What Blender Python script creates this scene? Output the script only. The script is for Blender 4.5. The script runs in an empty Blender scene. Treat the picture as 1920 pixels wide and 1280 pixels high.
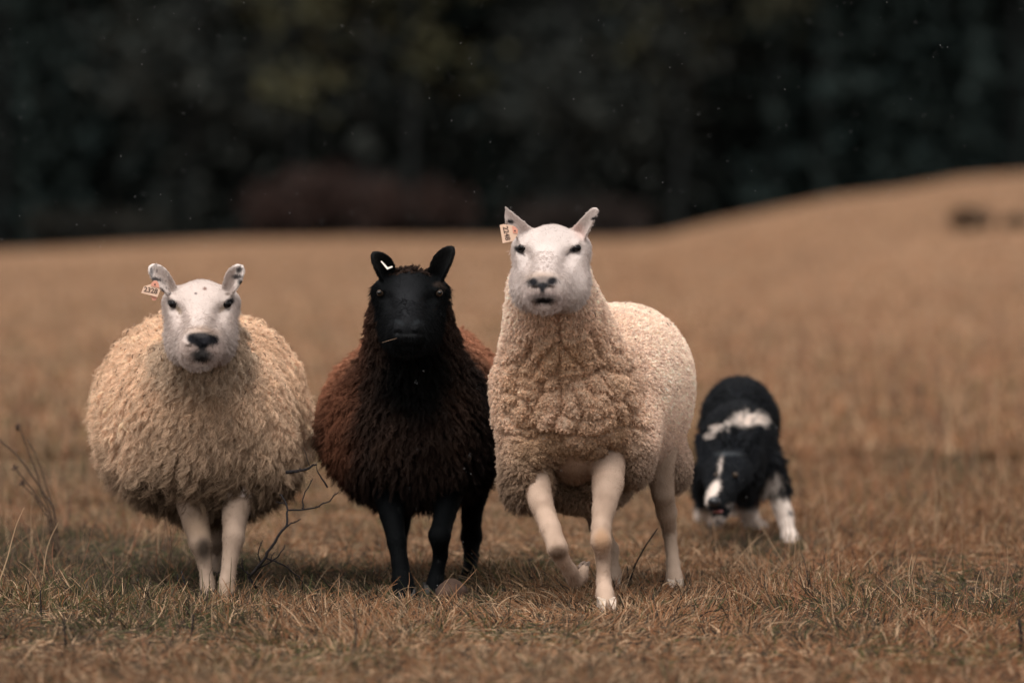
import bpy, math, random
import numpy as np
from mathutils import Vector, Matrix, kdtree

random.seed(7)
rng = np.random.default_rng(11)
scene = bpy.context.scene

# ------------------------------------------------------------------ camera, light, exposure
LENS, SENSOR, W0 = 200.0, 36.0, 1920.0
FPX = W0 * LENS / SENSOR
CAM_H, HORIZON = 1.10, 358.0
PITCH = math.atan((640 - HORIZON) / FPX)
cam_data = bpy.data.cameras.new('camera')
cam = bpy.data.objects.new('camera', cam_data)
scene.collection.objects.link(cam)
scene.camera = cam
cam.location = (0, 0, CAM_H)
cam.rotation_euler = (math.radians(90) - PITCH, 0, 0)
cam_data.lens, cam_data.sensor_width = LENS, SENSOR
cam_data.clip_start, cam_data.clip_end = 0.5, 2000
cam_data.dof.use_dof = True
cam_data.dof.focus_distance = 15.12
cam_data.dof.aperture_fstop = 2.4

SUN_EL, SUN_AZ = math.radians(60), math.radians(200)    # azimuth from +Y, clockwise
world = bpy.data.worlds.new('World')
scene.world = world
world.use_nodes = True
nt = world.node_tree
nt.nodes.clear()
sky = nt.nodes.new('ShaderNodeTexSky')
sky.sky_type = 'NISHITA'
sky.sun_disc = False
sky.sun_elevation = SUN_EL
sky.sun_rotation = SUN_AZ
sky.air_density, sky.dust_density, sky.ozone_density = 1.0, 3.0, 0.5
hsv = nt.nodes.new('ShaderNodeHueSaturation')
hsv.inputs['Saturation'].default_value = 0.12          # an overcast sky is nearly grey
hsv.inputs['Value'].default_value = 1.0
tint = nt.nodes.new('ShaderNodeMixRGB')
tint.blend_type = 'MULTIPLY'
tint.inputs[0].default_value = 1.0
tint.inputs[2].default_value = (1.0, 0.965, 0.935, 1)
bg = nt.nodes.new('ShaderNodeBackground')
bg.inputs['Strength'].default_value = 0.13
wo = nt.nodes.new('ShaderNodeOutputWorld')
nt.links.new(sky.outputs[0], hsv.inputs['Color'])
nt.links.new(hsv.outputs[0], tint.inputs[1])
nt.links.new(tint.outputs[0], bg.inputs['Color'])
nt.links.new(bg.outputs[0], wo.inputs['Surface'])

sun_data = bpy.data.lights.new('sun', 'SUN')
sun_data.energy = 1.4
sun_data.angle = math.radians(40)
sun_data.color = (1.0, 0.96, 0.91)
sun = bpy.data.objects.new('sun', sun_data)
scene.collection.objects.link(sun)
sd = Vector((math.sin(SUN_AZ) * math.cos(SUN_EL), math.cos(SUN_AZ) * math.cos(SUN_EL), math.sin(SUN_EL)))
sun.rotation_euler = sd.to_track_quat('Z', 'Y').to_euler()

scene.view_settings.view_transform = 'Standard'
scene.view_settings.look = 'None'
scene.view_settings.gamma = 1
scene.view_settings.use_curve_mapping = False
scene.view_settings.exposure = 0.82
scene.cycles_curves.shape = 'RIBBONS'
scene.cycles_curves.subdivisions = 1
scene.cycles.max_bounces = 8
scene.cycles.diffuse_bounces = 6
scene.cycles.use_denoising = True

# ------------------------------------------------------------------ coordinates
CP, SP = math.cos(PITCH), math.sin(PITCH)

def P(px, py, D):
    """point of the place seen at photo pixel (px, py), D metres out along +Y"""
    x, y = (px - 960) / FPX, (640 - py) / FPX
    dy, dz = CP + y * SP, -SP + y * CP
    return np.array([x / dy * D, D, CAM_H + dz / dy * D])

def PIX(p):
    """photo pixel of world points (N,3)"""
    d = p - np.array([0, 0, CAM_H])
    depth = d[:, 1] * CP - d[:, 2] * SP
    up = d[:, 1] * SP + d[:, 2] * CP
    return 960 + d[:, 0] / depth * FPX, 640 - up / depth * FPX

def M(px, D):
    return px * D / FPX

def sstep(a, b, x):
    t = np.clip((x - a) / (b - a), 0, 1)
    return t * t * (3 - 2 * t)

def mixc(a, b, t):
    return a + (np.asarray(b) - a) * np.asarray(t)[..., None]

# ------------------------------------------------------------------ noise
def _hash(i, j, k, seed):
    h = (i.astype(np.int64) * 73856093) ^ (j.astype(np.int64) * 19349663) ^ (k.astype(np.int64) * 83492791) ^ (seed * 2654435761)
    h = h & 0xFFFFFFFF
    h = ((h ^ (h >> 16)) * 0x45d9f3b) & 0xFFFFFFFF
    h = ((h ^ (h >> 16)) * 0x45d9f3b) & 0xFFFFFFFF
    h = h ^ (h >> 16)
    return (h & 0xFFFFFF) / float(0xFFFFFF)

def vnoise(p, seed=0):
    p = np.asarray(p, float)
    i = np.floor(p).astype(np.int64)
    f = p - i
    u = f * f * (3 - 2 * f)
    out = 0
    for a in (0, 1):
        wa = u[:, 0] if a else 1 - u[:, 0]
        for b in (0, 1):
            wb = u[:, 1] if b else 1 - u[:, 1]
            for c in (0, 1):
                wc = u[:, 2] if c else 1 - u[:, 2]
                out = out + wa * wb * wc * _hash(i[:, 0] + a, i[:, 1] + b, i[:, 2] + c, seed)
    return out * 2 - 1

def fbm(p, octaves=3, seed=0):
    s, a, t = 0, 1.0, 0
    for o in range(octaves):
        s = s + a * vnoise(p * (2.03 ** o) + 17.3 * o, seed + o)
        t += a
        a *= 0.5
    return s / t

def worley(p, seed=0):
    i = np.floor(p).astype(np.int64)
    best = np.full(len(p), 9.0)
    sec = np.full(len(p), 9.0)
    for a in (-1, 0, 1):
        for b in (-1, 0, 1):
            for c in (-1, 0, 1):
                ii = i + np.array([a, b, c])
                q = ii + np.stack([_hash(ii[:, 0], ii[:, 1], ii[:, 2], seed + s) for s in (1, 2, 3)], 1)
                d = np.linalg.norm(p - q, axis=1)
                m = d < best
                sec = np.where(m, best, np.minimum(sec, d))
                best = np.where(m, d, best)
    return best, sec

# ------------------------------------------------------------------ objects, materials
def link(o, parent=None):
    scene.collection.objects.link(o)
    if parent is not None:
        o.parent = parent
        o.matrix_parent_inverse = parent.matrix_world.inverted() if parent.type != 'EMPTY' else Matrix.Translation(-parent.location)
    return o

def tag(o, label=None, cat=None, group=None, kind=None):
    if label: o['label'] = label
    if cat: o['category'] = cat
    if group: o['group'] = group
    if kind: o['kind'] = kind
    return o

def thing(name, loc, label, cat, group=None):
    o = bpy.data.objects.new(name, None)
    o.empty_display_size = 0.1
    o.location = [float(v) for v in loc]
    scene.collection.objects.link(o)
    return tag(o, label, cat, group)

def mesh_obj(name, verts, faces, mat, parent=None, col=None, smooth=True):
    me = bpy.data.meshes.new(name)
    verts = np.asarray(verts, np.float32)
    faces = np.asarray(faces, np.int32) if not isinstance(faces, list) else faces
    if isinstance(faces, list):
        me.from_pydata(verts.tolist(), [], faces)
    else:
        n, k = faces.shape
        me.vertices.add(len(verts))
        me.vertices.foreach_set('co', verts.ravel())
        me.loops.add(n * k)
        me.loops.foreach_set('vertex_index', faces.ravel())
        me.polygons.add(n)
        me.polygons.foreach_set('loop_start', np.arange(0, n * k, k, dtype=np.int32))
        me.update(calc_edges=True)
    if smooth:
        me.polygons.foreach_set('use_smooth', np.ones(len(me.polygons), bool))
    if col is not None:
        a = me.attributes.new('col', 'FLOAT_COLOR', 'POINT')
        c = np.ones((len(verts), 4), np.float32)
        c[:, :3] = col
        a.data.foreach_set('color', c.ravel())
    me.materials.append(mat)
    o = bpy.data.objects.new(name, me)
    return link(o, parent)

def curves_obj(name, pts, rad, col, mat, parent=None):
    """pts (N,K,3), rad (N,K), col (N,3)"""
    N, K, _ = pts.shape
    hc = bpy.data.hair_curves.new(name)
    hc.add_curves([K] * N)
    hc.attributes['position'].data.foreach_set('vector', pts.astype(np.float32).ravel())
    ra = hc.attributes.get('radius') or hc.attributes.new('radius', 'FLOAT', 'POINT')
    ra.data.foreach_set('value', rad.astype(np.float32).ravel())
    ca = hc.attributes.new('col', 'FLOAT_COLOR', 'CURVE')
    c = np.ones((N, 4), np.float32)
    c[:, :3] = col
    ca.data.foreach_set('color', c.ravel())
    hc.materials.append(mat)
    o = bpy.data.objects.new(name, hc)
    return link(o, parent)

def mat_attr(name, rough=0.9, spec=0.15, bump=None, sheen=0.0, transl=0.0):
    m = bpy.data.materials.new(name)
    m.use_nodes = True
    n = m.node_tree
    b = n.nodes['Principled BSDF']
    at = n.nodes.new('ShaderNodeAttribute')
    at.attribute_name = 'col'
    n.links.new(at.outputs['Color'], b.inputs['Base Color'])
    b.inputs['Roughness'].default_value = rough
    b.inputs['Specular IOR Level'].default_value = spec
    b.inputs['Sheen Weight'].default_value = sheen
    if bump:
        tc = n.nodes.new('ShaderNodeTexCoord')
        nz = n.nodes.new('ShaderNodeTexNoise')
        nz.inputs['Scale'].default_value = bump[0]
        nz.inputs['Detail'].default_value = 4
        bp = n.nodes.new('ShaderNodeBump')
        bp.inputs['Strength'].default_value = bump[1]
        bp.inputs['Distance'].default_value = 0.01
        n.links.new(tc.outputs['Object'], nz.inputs['Vector'])
        n.links.new(nz.outputs['Fac'], bp.inputs['Height'])
        n.links.new(bp.outputs['Normal'], b.inputs['Normal'])
    if transl:
        tr = n.nodes.new('ShaderNodeBsdfTranslucent')
        n.links.new(at.outputs['Color'], tr.inputs['Color'])
        mx = n.nodes.new('ShaderNodeMixShader')
        mx.inputs[0].default_value = transl
        n.links.new(b.outputs[0], mx.inputs[1])
        n.links.new(tr.outputs[0], mx.inputs[2])
        n.links.new(mx.outputs[0], n.nodes['Material Output'].inputs['Surface'])
    return m

def mat_plain(name, color, rough=0.8, spec=0.3, noise=None, coat=0.0):
    m = bpy.data.materials.new(name)
    m.use_nodes = True
    n = m.node_tree
    b = n.nodes['Principled BSDF']
    b.inputs['Base Color'].default_value = (*color, 1)
    b.inputs['Roughness'].default_value = rough
    b.inputs['Specular IOR Level'].default_value = spec
    b.inputs['Coat Weight'].default_value = coat
    if noise:
        tc = n.nodes.new('ShaderNodeTexCoord')
        nz = n.nodes.new('ShaderNodeTexNoise')
        nz.inputs['Scale'].default_value = noise[0]
        nz.inputs['Detail'].default_value = 6
        rp = n.nodes.new('ShaderNodeValToRGB')
        rp.color_ramp.elements[0].color = (*[c * (1 - noise[1]) for c in color], 1)
        rp.color_ramp.elements[1].color = (*[min(1, c * (1 + noise[1])) for c in color], 1)
        rp.color_ramp.elements[0].position, rp.color_ramp.elements[1].position = 0.3, 0.7
        n.links.new(tc.outputs['Object'], nz.inputs['Vector'])
        n.links.new(nz.outputs['Fac'], rp.inputs['Fac'])
        n.links.new(rp.outputs['Color'], b.inputs['Base Color'])
        bp = n.nodes.new('ShaderNodeBump')
        bp.inputs['Strength'].default_value = 0.5
        bp.inputs['Distance'].default_value = 0.02
        n.links.new(nz.outputs['Fac'], bp.inputs['Height'])
        n.links.new(bp.outputs['Normal'], b.inputs['Normal'])
    return m

MAT = {
    'wool': mat_attr('wool', 0.95, 0.05, sheen=0.0, transl=0.15),
    'skin': mat_attr('short_hair', 0.95, 0.06, bump=(300, 0.3)),
    'dark_skin': mat_attr('dark_short_hair', 0.6, 0.03, bump=(300, 0.4)),
    'fleece': mat_attr('fleece_base', 0.95, 0.05, bump=(120, 0.6)),
    'hair': mat_attr('face_hair', 0.95, 0.04, transl=0.15),
    'fur': mat_attr('glossy_fur', 0.55, 0.035),
    'dog_fur': mat_attr('collie_fur', 0.42, 0.11),
    'blade': mat_attr('grass_blade', 0.75, 0.2, transl=0.3),
    'hoof': mat_plain('horn_hoof', (0.018, 0.015, 0.013), 0.6),
    'pale_hoof': mat_plain('pale_hoof', (0.42, 0.33, 0.26), 0.6, noise=(60, 0.3)),
    'grey_hoof': mat_plain('grey_hoof', (0.22, 0.16, 0.125), 0.7, noise=(60, 0.3)),
    'eye': mat_plain('dark_eye', (0.005, 0.004, 0.004), 0.22, 0.15),
    'amber': mat_plain('amber_iris', (0.045, 0.030, 0.02), 0.3, 0.2),
    'pupil': mat_plain('pupil', (0.004, 0.004, 0.004), 0.15),
    'nose': mat_plain('wet_nose', (0.012, 0.012, 0.014), 0.35, 0.5),
    'tag': mat_plain('cream_plastic', (0.66, 0.45, 0.33), 0.45, 0.3),
    'tag_pink': mat_plain('salmon_plastic', (0.62, 0.28, 0.20), 0.45, 0.3),
    'tag_white': mat_plain('white_plastic', (0.85, 0.78, 0.70), 0.45, 0.3),
    'ink': mat_plain('printed_ink', (0.12, 0.08, 0.065), 0.7, 0.1),
    'twig': mat_plain('thorn_bark', (0.014, 0.011, 0.011), 0.85, 0.2, noise=(200, 0.4)),
    'drystem': mat_plain('dry_stem', (0.07, 0.045, 0.03), 0.85, 0.2, noise=(100, 0.4)),
    'seed': mat_plain('seed_head', (0.07, 0.045, 0.035), 0.9, 0.1, noise=(150, 0.5)),
    'rock': mat_plain('brown_stone', (0.06, 0.036, 0.026), 0.9, 0.2, noise=(30, 0.4)),
    'bark': mat_plain('dark_bark', (0.015, 0.017, 0.017), 0.9, 0.1, noise=(3, 0.5)),
    'palebark': mat_plain('pale_bark', (0.022, 0.026, 0.027), 0.9, 0.1, noise=(3, 0.4)),
    'needles': mat_attr('needle_foliage', 0.8, 0.1),
    'tongue': mat_plain('tongue', (0.35, 0.12, 0.11), 0.4, 0.4),
    'teeth': mat_plain('teeth', (0.75, 0.68, 0.58), 0.4, 0.4),
    'drop': mat_plain('falling_sleet', (0.35, 0.35, 0.35), 0.5, 0.2),
}

# ------------------------------------------------------------------ signed distance modelling
class Field:
    """smooth union of shapes on a rectilinear grid, turned into a quad mesh by surface nets"""
    def __init__(self, xs, ys, zs):
        self.xs, self.ys, self.zs = [np.asarray(a, np.float32) for a in (xs, ys, zs)]
        self.F = np.full((len(xs), len(ys), len(zs)), 9.0, np.float32)

    def _box(self, lo, hi, m):
        s = []
        for a, l, h in zip((self.xs, self.ys, self.zs), lo, hi):
            i0, i1 = np.searchsorted(a, [l - m, h + m])
            s.append(slice(max(0, i0 - 1), min(len(a), i1 + 1)))
        return tuple(s)

    def _apply(self, lo, hi, k, fn, sub):
        b = self._box(lo, hi, k + 0.03)
        X = self.xs[b[0]][:, None, None]
        Y = self.ys[b[1]][None, :, None]
        Z = self.zs[b[2]][None, None, :]
        if min(len(self.xs[b[0]]), len(self.ys[b[1]]), len(self.zs[b[2]])) == 0:
            return
        d = fn(X, Y, Z)
        A = self.F[b]
        if sub:
            d = -d
            h = np.clip(0.5 - 0.5 * (d - A) / k, 0, 1)
            R = d + (A - d) * h + k * h * (1 - h)
        else:
            h = np.clip(0.5 + 0.5 * (d - A) / k, 0, 1)
            R = d + (A - d) * h - k * h * (1 - h)
        self.F[b] = R

    def ell(self, c, r, R=None, k=0.02, sub=False):
        c = np.asarray(c, float); r = np.asarray(r, float)
        R = np.eye(3) if R is None else np.asarray(R)      # rows = local axes
        ext = np.sqrt(((R * r[:, None]) ** 2).sum(0))
        def fn(X, Y, Z):
            X = X - c[0]; Y = Y - c[1]; Z = Z - c[2]
            a = [(R[i, 0] * X + R[i, 1] * Y + R[i, 2] * Z) for i in range(3)]
            k0 = np.sqrt(sum((a[i] / r[i]) ** 2 for i in range(3)))
            k1 = np.sqrt(sum((a[i] / r[i] ** 2) ** 2 for i in range(3))) + 1e-6
            return k0 * (k0 - 1) / k1
        self._apply(c - ext, c + ext, k, fn, sub)

    def cone(self, a, b, ra, rb, k=0.02, sub=False):
        a = np.asarray(a, float); b = np.asarray(b, float)
        ab = b - a; L2 = float(ab @ ab)
        def fn(X, Y, Z):
            t = np.clip(((X - a[0]) * ab[0] + (Y - a[1]) * ab[1] + (Z - a[2]) * ab[2]) / L2, 0, 1)
            return np.sqrt((X - a[0] - t * ab[0]) ** 2 + (Y - a[1] - t * ab[1]) ** 2 + (Z - a[2] - t * ab[2]) ** 2) - (ra + (rb - ra) * t)
        rm = max(ra, rb)
        self._apply(np.minimum(a, b) - rm, np.maximum(a, b) + rm, k, fn, sub)

    def chain(self, pts, radii, k=0.015):
        for i in range(len(pts) - 1):
            self.cone(pts[i], pts[i + 1], radii[i], radii[i + 1], k)

    def ear(self, base, tip, hw, th, n, cup, prof=0.55, k=0.008, point=1.0, tri=False, bw=.72):
        """leaf-shaped cupped ear; n = direction its hollow faces"""
        base = np.asarray(base, float); tip = np.asarray(tip, float)
        ax = tip - base; L = np.linalg.norm(ax); ax = ax / L
        n = np.asarray(n, float); n = n - ax * (n @ ax); n /= np.linalg.norm(n)
        l = np.cross(ax, n)
        def fn(X, Y, Z):
            X = X - base[0]; Y = Y - base[1]; Z = Z - base[2]
            s = (ax[0] * X + ax[1] * Y + ax[2] * Z) / L
            q = l[0] * X + l[1] * Y + l[2] * Z
            h = n[0] * X + n[1] * Y + n[2] * Z
            sc = np.clip(s, 0.0, 1.0)
            w = hw * (bw + (1 - bw) * np.sin(np.pi * np.clip(sc / (2 * prof), 0, 0.5))) * np.where(sc < prof, 1, np.sqrt(np.clip(1 - ((sc - prof) / (1 - prof)) ** 2, 0.0, 1)) ** point) + 1e-4
            if tri:
                w = hw * (1 - .66 * sc) * np.sqrt(np.clip(1 - (np.clip(sc - .86, 0, 1) / .14) ** 2, 0, 1)) + 1e-4
            hh = h - cup * (q / hw) ** 2
            a = np.abs(hh) - th
            b = np.abs(q) - w
            c = np.maximum((s - 1) * L, -s * L - 0.01)
            m = np.maximum(a, b)
            return np.maximum(m, c)
        lo = np.minimum(base, tip) - hw; hi = np.maximum(base, tip) + hw
        self._apply(lo, hi, k, fn, False)

    def mesh(self, smooth=1):
        F = self.F
        S = F < 0
        nx, ny, nz = F.shape
        cnt = np.zeros((nx - 1, ny - 1, nz - 1), np.uint8)
        for a in (0, 1):
            for b in (0, 1):
                for c in (0, 1):
                    cnt += S[a:nx - 1 + a, b:ny - 1 + b, c:nz - 1 + c]
        act = (cnt > 0) & (cnt < 8)
        I = np.argwhere(act)
        idx = np.full(act.shape, -1, np.int64)
        idx[act] = np.arange(len(I))
        V = {}
        for a in (0, 1):
            for b in (0, 1):
                for c in (0, 1):
                    V[a, b, c] = F[I[:, 0] + a, I[:, 1] + b, I[:, 2] + c]
        acc = np.zeros((len(I), 3)); n = np.zeros(len(I))
        corners = list(V)
        for p in corners:
            for ax in range(3):
                if p[ax] == 0:
                    q = list(p); q[ax] = 1; q = tuple(q)
                    m = (V[p] < 0) != (V[q] < 0)
                    den = V[p] - V[q]
                    den[den == 0] = 1
                    t = np.where(m, V[p] / den, 0)
                    pt = np.tile(np.array(p, float), (len(I), 1))
                    pt[:, ax] = t
                    acc += pt * m[:, None]
                    n += m
        loc = acc / n[:, None]
        co = np.empty((len(I), 3))
        for ax, arr in enumerate((self.xs, self.ys, self.zs)):
            a0 = arr[I[:, ax]]; a1 = arr[I[:, ax] + 1]
            co[:, ax] = a0 + (a1 - a0) * loc[:, ax]
        quads = []
        for ax in range(3):
            o = [(1, 2), (2, 0), (0, 1)][ax]
            sl0 = [slice(None)] * 3; sl1 = [slice(None)] * 3
            sl0[ax] = slice(0, -1); sl1[ax] = slice(1, None)
            s0 = S[tuple(sl0)]; s1 = S[tuple(sl1)]
            E = np.argwhere(s0 != s1)
            ok = (E[:, o[0]] > 0) & (E[:, o[1]] > 0) & (E[:, o[0]] < F.shape[o[0]] - 1) & (E[:, o[1]] < F.shape[o[1]] - 1)
            E = E[ok]
            flip = ~s0[E[:, 0], E[:, 1], E[:, 2]]
            q = []
            for da, db in ((-1, -1), (0, -1), (0, 0), (-1, 0)):
                c = E.copy()
                c[:, o[0]] += da; c[:, o[1]] += db
                q.append(idx[c[:, 0], c[:, 1], c[:, 2]])
            q = np.stack(q, 1)
            q[flip] = q[flip][:, ::-1]
            quads.append(q)
        Q = np.concatenate(quads)
        # laplacian smoothing
        for _ in range(smooth):
            s = np.zeros_like(co); c = np.zeros(len(co))
            for a, b in ((0, 1), (1, 2), (2, 3), (3, 0)):
                for u, v in ((a, b), (b, a)):
                    for ax in range(3):
                        s[:, ax] += np.bincount(Q[:, u], weights=co[Q[:, v], ax], minlength=len(co))
                    c += np.bincount(Q[:, u], minlength=len(co))
            co = co * 0.5 + 0.5 * s / np.maximum(c, 1)[:, None]
        return co, Q

def axis(lo, hi, coarse, zones):
    """grid coordinates with finer spacing in zones (lo, hi, step)"""
    out = [lo]; x = lo
    while x < hi:
        st = coarse
        for a, b, s in zones:
            if a - st < x < b:
                st = min(st, s)
        x += st
        out.append(x)
    return np.array(out)

def normals(co, Q):
    n = np.zeros_like(co)
    fn = np.cross(co[Q[:, 2]] - co[Q[:, 0]], co[Q[:, 3]] - co[Q[:, 1]])
    for i in range(4):
        for ax in range(3):
            n[:, ax] += np.bincount(Q[:, i], weights=fn[:, ax], minlength=len(co))
    return n / (np.linalg.norm(n, axis=1)[:, None] + 1e-12)

def scatter(co, Q, nrm, N, weight=None):
    """N random points on the surface: position and normal"""
    fn = np.cross(co[Q[:, 2]] - co[Q[:, 0]], co[Q[:, 3]] - co[Q[:, 1]])
    A = np.linalg.norm(fn, axis=1)
    if weight is not None:
        A = A * weight[Q].mean(1)
    cs = np.cumsum(A)
    f = np.minimum(np.searchsorted(cs, rng.random(N) * cs[-1]), len(Q) - 1)
    u, v = rng.random(N), rng.random(N)
    w = np.stack([(1 - u) * (1 - v), u * (1 - v), u * v, (1 - u) * v], 1)[:, :, None]
    p = (co[Q[f]] * w).sum(1)
    n = (nrm[Q[f]] * w).sum(1)
    return p, n / (np.linalg.norm(n, axis=1)[:, None] + 1e-9)

def unit(v):
    return v / (np.linalg.norm(v, axis=1)[:, None] + 1e-9)

def wool(name, root, nrm, M_clumps, length, rad, colf, mat, parent, droop=0.6, clump=0.85,
         wave=0.15, waves=1.5, frizz=0.0015, K=6, flow=None, gravity=0.5, tipf=0.25, varcol=0.12, swirl=0.7, lvar=(.55, 1.35), rope=0.0):
    N = len(root)
    ci = rng.choice(N, M_clumps, replace=False)
    kd = kdtree.KDTree(M_clumps)
    rc = root[ci]
    for i, p in enumerate(rc):
        kd.insert(p, i)
    kd.balance()
    near = np.fromiter((kd.find(p)[1] for p in root), dtype=np.int64, count=N)
    L = length(rc) if callable(length) else np.full(M_clumps, length)
    L = L * rng.uniform(*lvar, M_clumps)
    nc = nrm[ci]
    down = np.array([0, 0, -1.0])
    d = nc * (1 - droop) + down * droop
    d += swirl * droop * np.stack([vnoise(rc * 9, 5), vnoise(rc * 9, 6), .5 * vnoise(rc * 9, 7)], 1)
    d += .55 * swirl * droop * np.stack([vnoise(rc * 27, 15), vnoise(rc * 27, 16), .5 * vnoise(rc * 27, 17)], 1)
    if flow is not None:
        d += flow(rc)
    d += rng.normal(0, 0.10, d.shape)
    # keep outside the surface
    dn = (d * nc).sum(1)
    d += nc * np.clip(0.22 - dn, 0, None)[:, None]
    d = unit(d)
    side = unit(np.cross(d, nc) + 1e-4)
    ph = rng.uniform(0, 6.28, M_clumps)
    t = np.linspace(0, 1, K)[None, :, None]
    ls = (L[near] * rng.uniform(0.75, 1.1, N))[:, None, None]
    C = rc[near][:, None, :] + d[near][:, None, :] * ls * t + down * (gravity * ls * t * t * 0.5)
    C = C + side[near][:, None, :] * (wave * ls * t ** 0.7 * np.sin(waves * 6.28 * t + ph[near][:, None, None]))
    C = C + nc[near][:, None, :] * (wave * ls * t ** 0.7 * 0.7 * np.cos(waves * 6.28 * t + ph[near][:, None, None]))
    off = (root - rc[near])[:, None, :]
    shr = clump * t ** 0.7 * (1 - rope) + rope * clump * np.clip(t * 2.2, 0, 1) ** .8
    pts = C + off * (1 - shr)
    pts = pts + rng.normal(0, 1, (N, K, 3)) * frizz * (0.3 + t)
    pts[:, 0] = root - nrm * 0.004
    r = rad * (1 - (1 - tipf) * t[:, :, 0] ** 1.5) * rng.uniform(0.7, 1.3, (N, 1))
    base = colf(root)
    v = (1 + varcol * rng.normal(0, 1, M_clumps))[near] * (1 + 0.16 * rng.normal(0, 1, N))
    col = np.clip(base * v[:, None], 0.001, 0.95)
    return curves_obj(name, pts, r, col, mat, parent)

def short_hair(name, root, nrm, colf, mat, parent, length=0.007, rad=0.0007, lie=None, K=3):
    N = len(root)
    lie = np.array([0, -0.2, -1.0]) if lie is None else lie
    d = unit(nrm * 0.38 + lie * 0.7 + rng.normal(0, 0.22, nrm.shape))
    dn = (d * nrm).sum(1)
    d = unit(d + nrm * np.clip(0.2 - dn, 0, None)[:, None])
    t = np.linspace(0, 1, K)[None, :, None]
    ln = (length * rng.uniform(0.5, 1.3, N))[:, None, None]
    pts = root[:, None, :] - nrm[:, None, :] * 0.001 + d[:, None, :] * ln * t
    r = rad * (1 - 0.6 * t[:, :, 0]) * np.ones((N, 1))
    col = colf(root) * rng.uniform(0.88, 1.12, (N, 1))
    return curves_obj(name, pts, r, np.clip(col, 0.001, 0.95), mat, parent)

def chaff(co, nr, n, parent, cond, lift=.022):
    k = np.flatnonzero(cond)
    k = k[rng.integers(0, len(k), n)]
    parts = []
    for i in k:
        c = co[i] + nr[i] * lift
        d = rng.normal(0, 1, 3); d -= nr[i] * (d @ nr[i]) * .8; d /= np.linalg.norm(d)
        L = rng.uniform(.002, .008)
        parts.append(tube_geo([c - d * L, c + d * L * .3 + nr[i] * .002, c + d * L], [.0007, .0012, .0005], 4))
    v, f = join_geo(parts)
    o = mesh_obj('chaff', v, f, MAT['seed'], parent)
    o['kind'] = 'stuff'
    return o

def ball(name, c, r, mat, parent, scale=(1, 1, 1), seg=16, rings=10):
    v, f = [], []
    for i in range(rings + 1):
        th = math.pi * i / rings
        for j in range(seg):
            a = 2 * math.pi * j / seg
            v.append((c[0] + r * scale[0] * math.sin(th) * math.cos(a), c[1] + r * scale[1] * math.sin(th) * math.sin(a), c[2] + r * scale[2] * math.cos(th)))
    for i in range(rings):
        for j in range(seg):
            f.append((i * seg + j, (i + 1) * seg + j, (i + 1) * seg + (j + 1) % seg, i * seg + (j + 1) % seg))
    return mesh_obj(name, v, f, mat, parent)

def tube_geo(pts, radii, n=6):
    pts = [np.asarray(p, float) for p in pts]
    v, f = [], []
    up = np.array([0.13, 0.97, 0.2])
    for i, p in enumerate(pts):
        t = pts[min(i + 1, len(pts) - 1)] - pts[max(i - 1, 0)]
        t = t / (np.linalg.norm(t) + 1e-9)
        a = np.cross(t, up); a /= np.linalg.norm(a) + 1e-9
        b = np.cross(t, a)
        for j in range(n):
            th = 2 * math.pi * j / n
            v.append(p + radii[i] * (math.cos(th) * a + math.sin(th) * b))
    for i in range(len(pts) - 1):
        for j in range(n):
            f.append((i * n + j, i * n + (j + 1) % n, (i + 1) * n + (j + 1) % n, (i + 1) * n + j))
    f.append(tuple(range(n))[::-1])
    f.append(tuple((len(pts) - 1) * n + j for j in range(n)))
    return v, f

def join_geo(parts):
    V, Fc = [], []
    for v, f in parts:
        o = len(V)
        V += [tuple(p) for p in v]
        Fc += [tuple(i + o for i in q) for q in f]
    return V, Fc

# ------------------------------------------------------------------ terrain
_TX = np.array([-2000, -900, 0, 430, 640, 1000, 1150, 1230, 1400, 1480, 1560, 1650, 1712, 1745, 1806, 1920, 2400, 3200, 5000.0])
_TY = np.array([486, 484, 474, 451, 446, 447, 449, 444, 404, 388, 371, 363, 352, 343, 335, 326, 278, 220, 200.0])

def ground_z(x, y):
    px = 960 + x / np.maximum(y, 20.0) * FPX
    prof = CAM_H - (np.interp(px, _TX, _TY) - HORIZON) * 108 / FPX   # height of the field's far edge
    g = sstep(30, 108, y)
    z = prof * g
    z = z + sstep(9, 5, y) * 0.0
    p = np.stack([x, y, np.zeros_like(x)], -1).reshape(-1, 3)
    far = sstep(22, 60, y).reshape(-1)
    n = 0.016 * fbm(p * np.array([1.6, 0.9, 1]), 3, 3) + far * 0.05 * fbm(p * 0.12, 2, 9)
    return z + n.reshape(x.shape)

def ground_hit(px, py):
    """the point of the ground seen at a photo pixel"""
    best = None
    for D in np.arange(12, 108, .25):
        p = P(px, py, D)
        if p[2] <= float(ground_z(np.array([p[0]]), np.array([D]))[0]):
            return p
    return P(px, py, 107)

PATCH = [(60, 1045, 280, 50, .85), (330, 1085, 260, 48, .85), (250, 1180, 300, 30, .45), (620, 1095, 170, 34, .65), (820, 1120, 130, 20, .6), (1830, 1110, 190, 60, .5), (1560, 1180, 150, 40, .4),
         (1420, 1030, 120, 22, .7), (1010, 1060, 60, 22, .5), (1750, 880, 130, 30, .4), (1180, 930, 150, 20, .3), (150, 900, 120, 30, .35), (520, 905, 60, 25, .25)]
PATCH = [(*ground_hit(a, b)[:2], c, d, e) for a, b, c, d, e in PATCH]

def patches(p):
    """where greener, darker turf grows"""
    m = np.zeros(len(p))
    n = .35 * fbm(p * np.array([3, 1.5, 0]), 3, 101)
    for cx, cy, rx, ry, a in PATCH:
        k = cy / FPX
        ryy = ry * cy * cy / (CAM_H * FPX)
        m = np.maximum(m, a * sstep(1.35, .5, np.sqrt(((p[:, 0] - cx) / (rx * k)) ** 2 + ((p[:, 1] - cy) / ryy) ** 2) + n))
    return m

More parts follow.
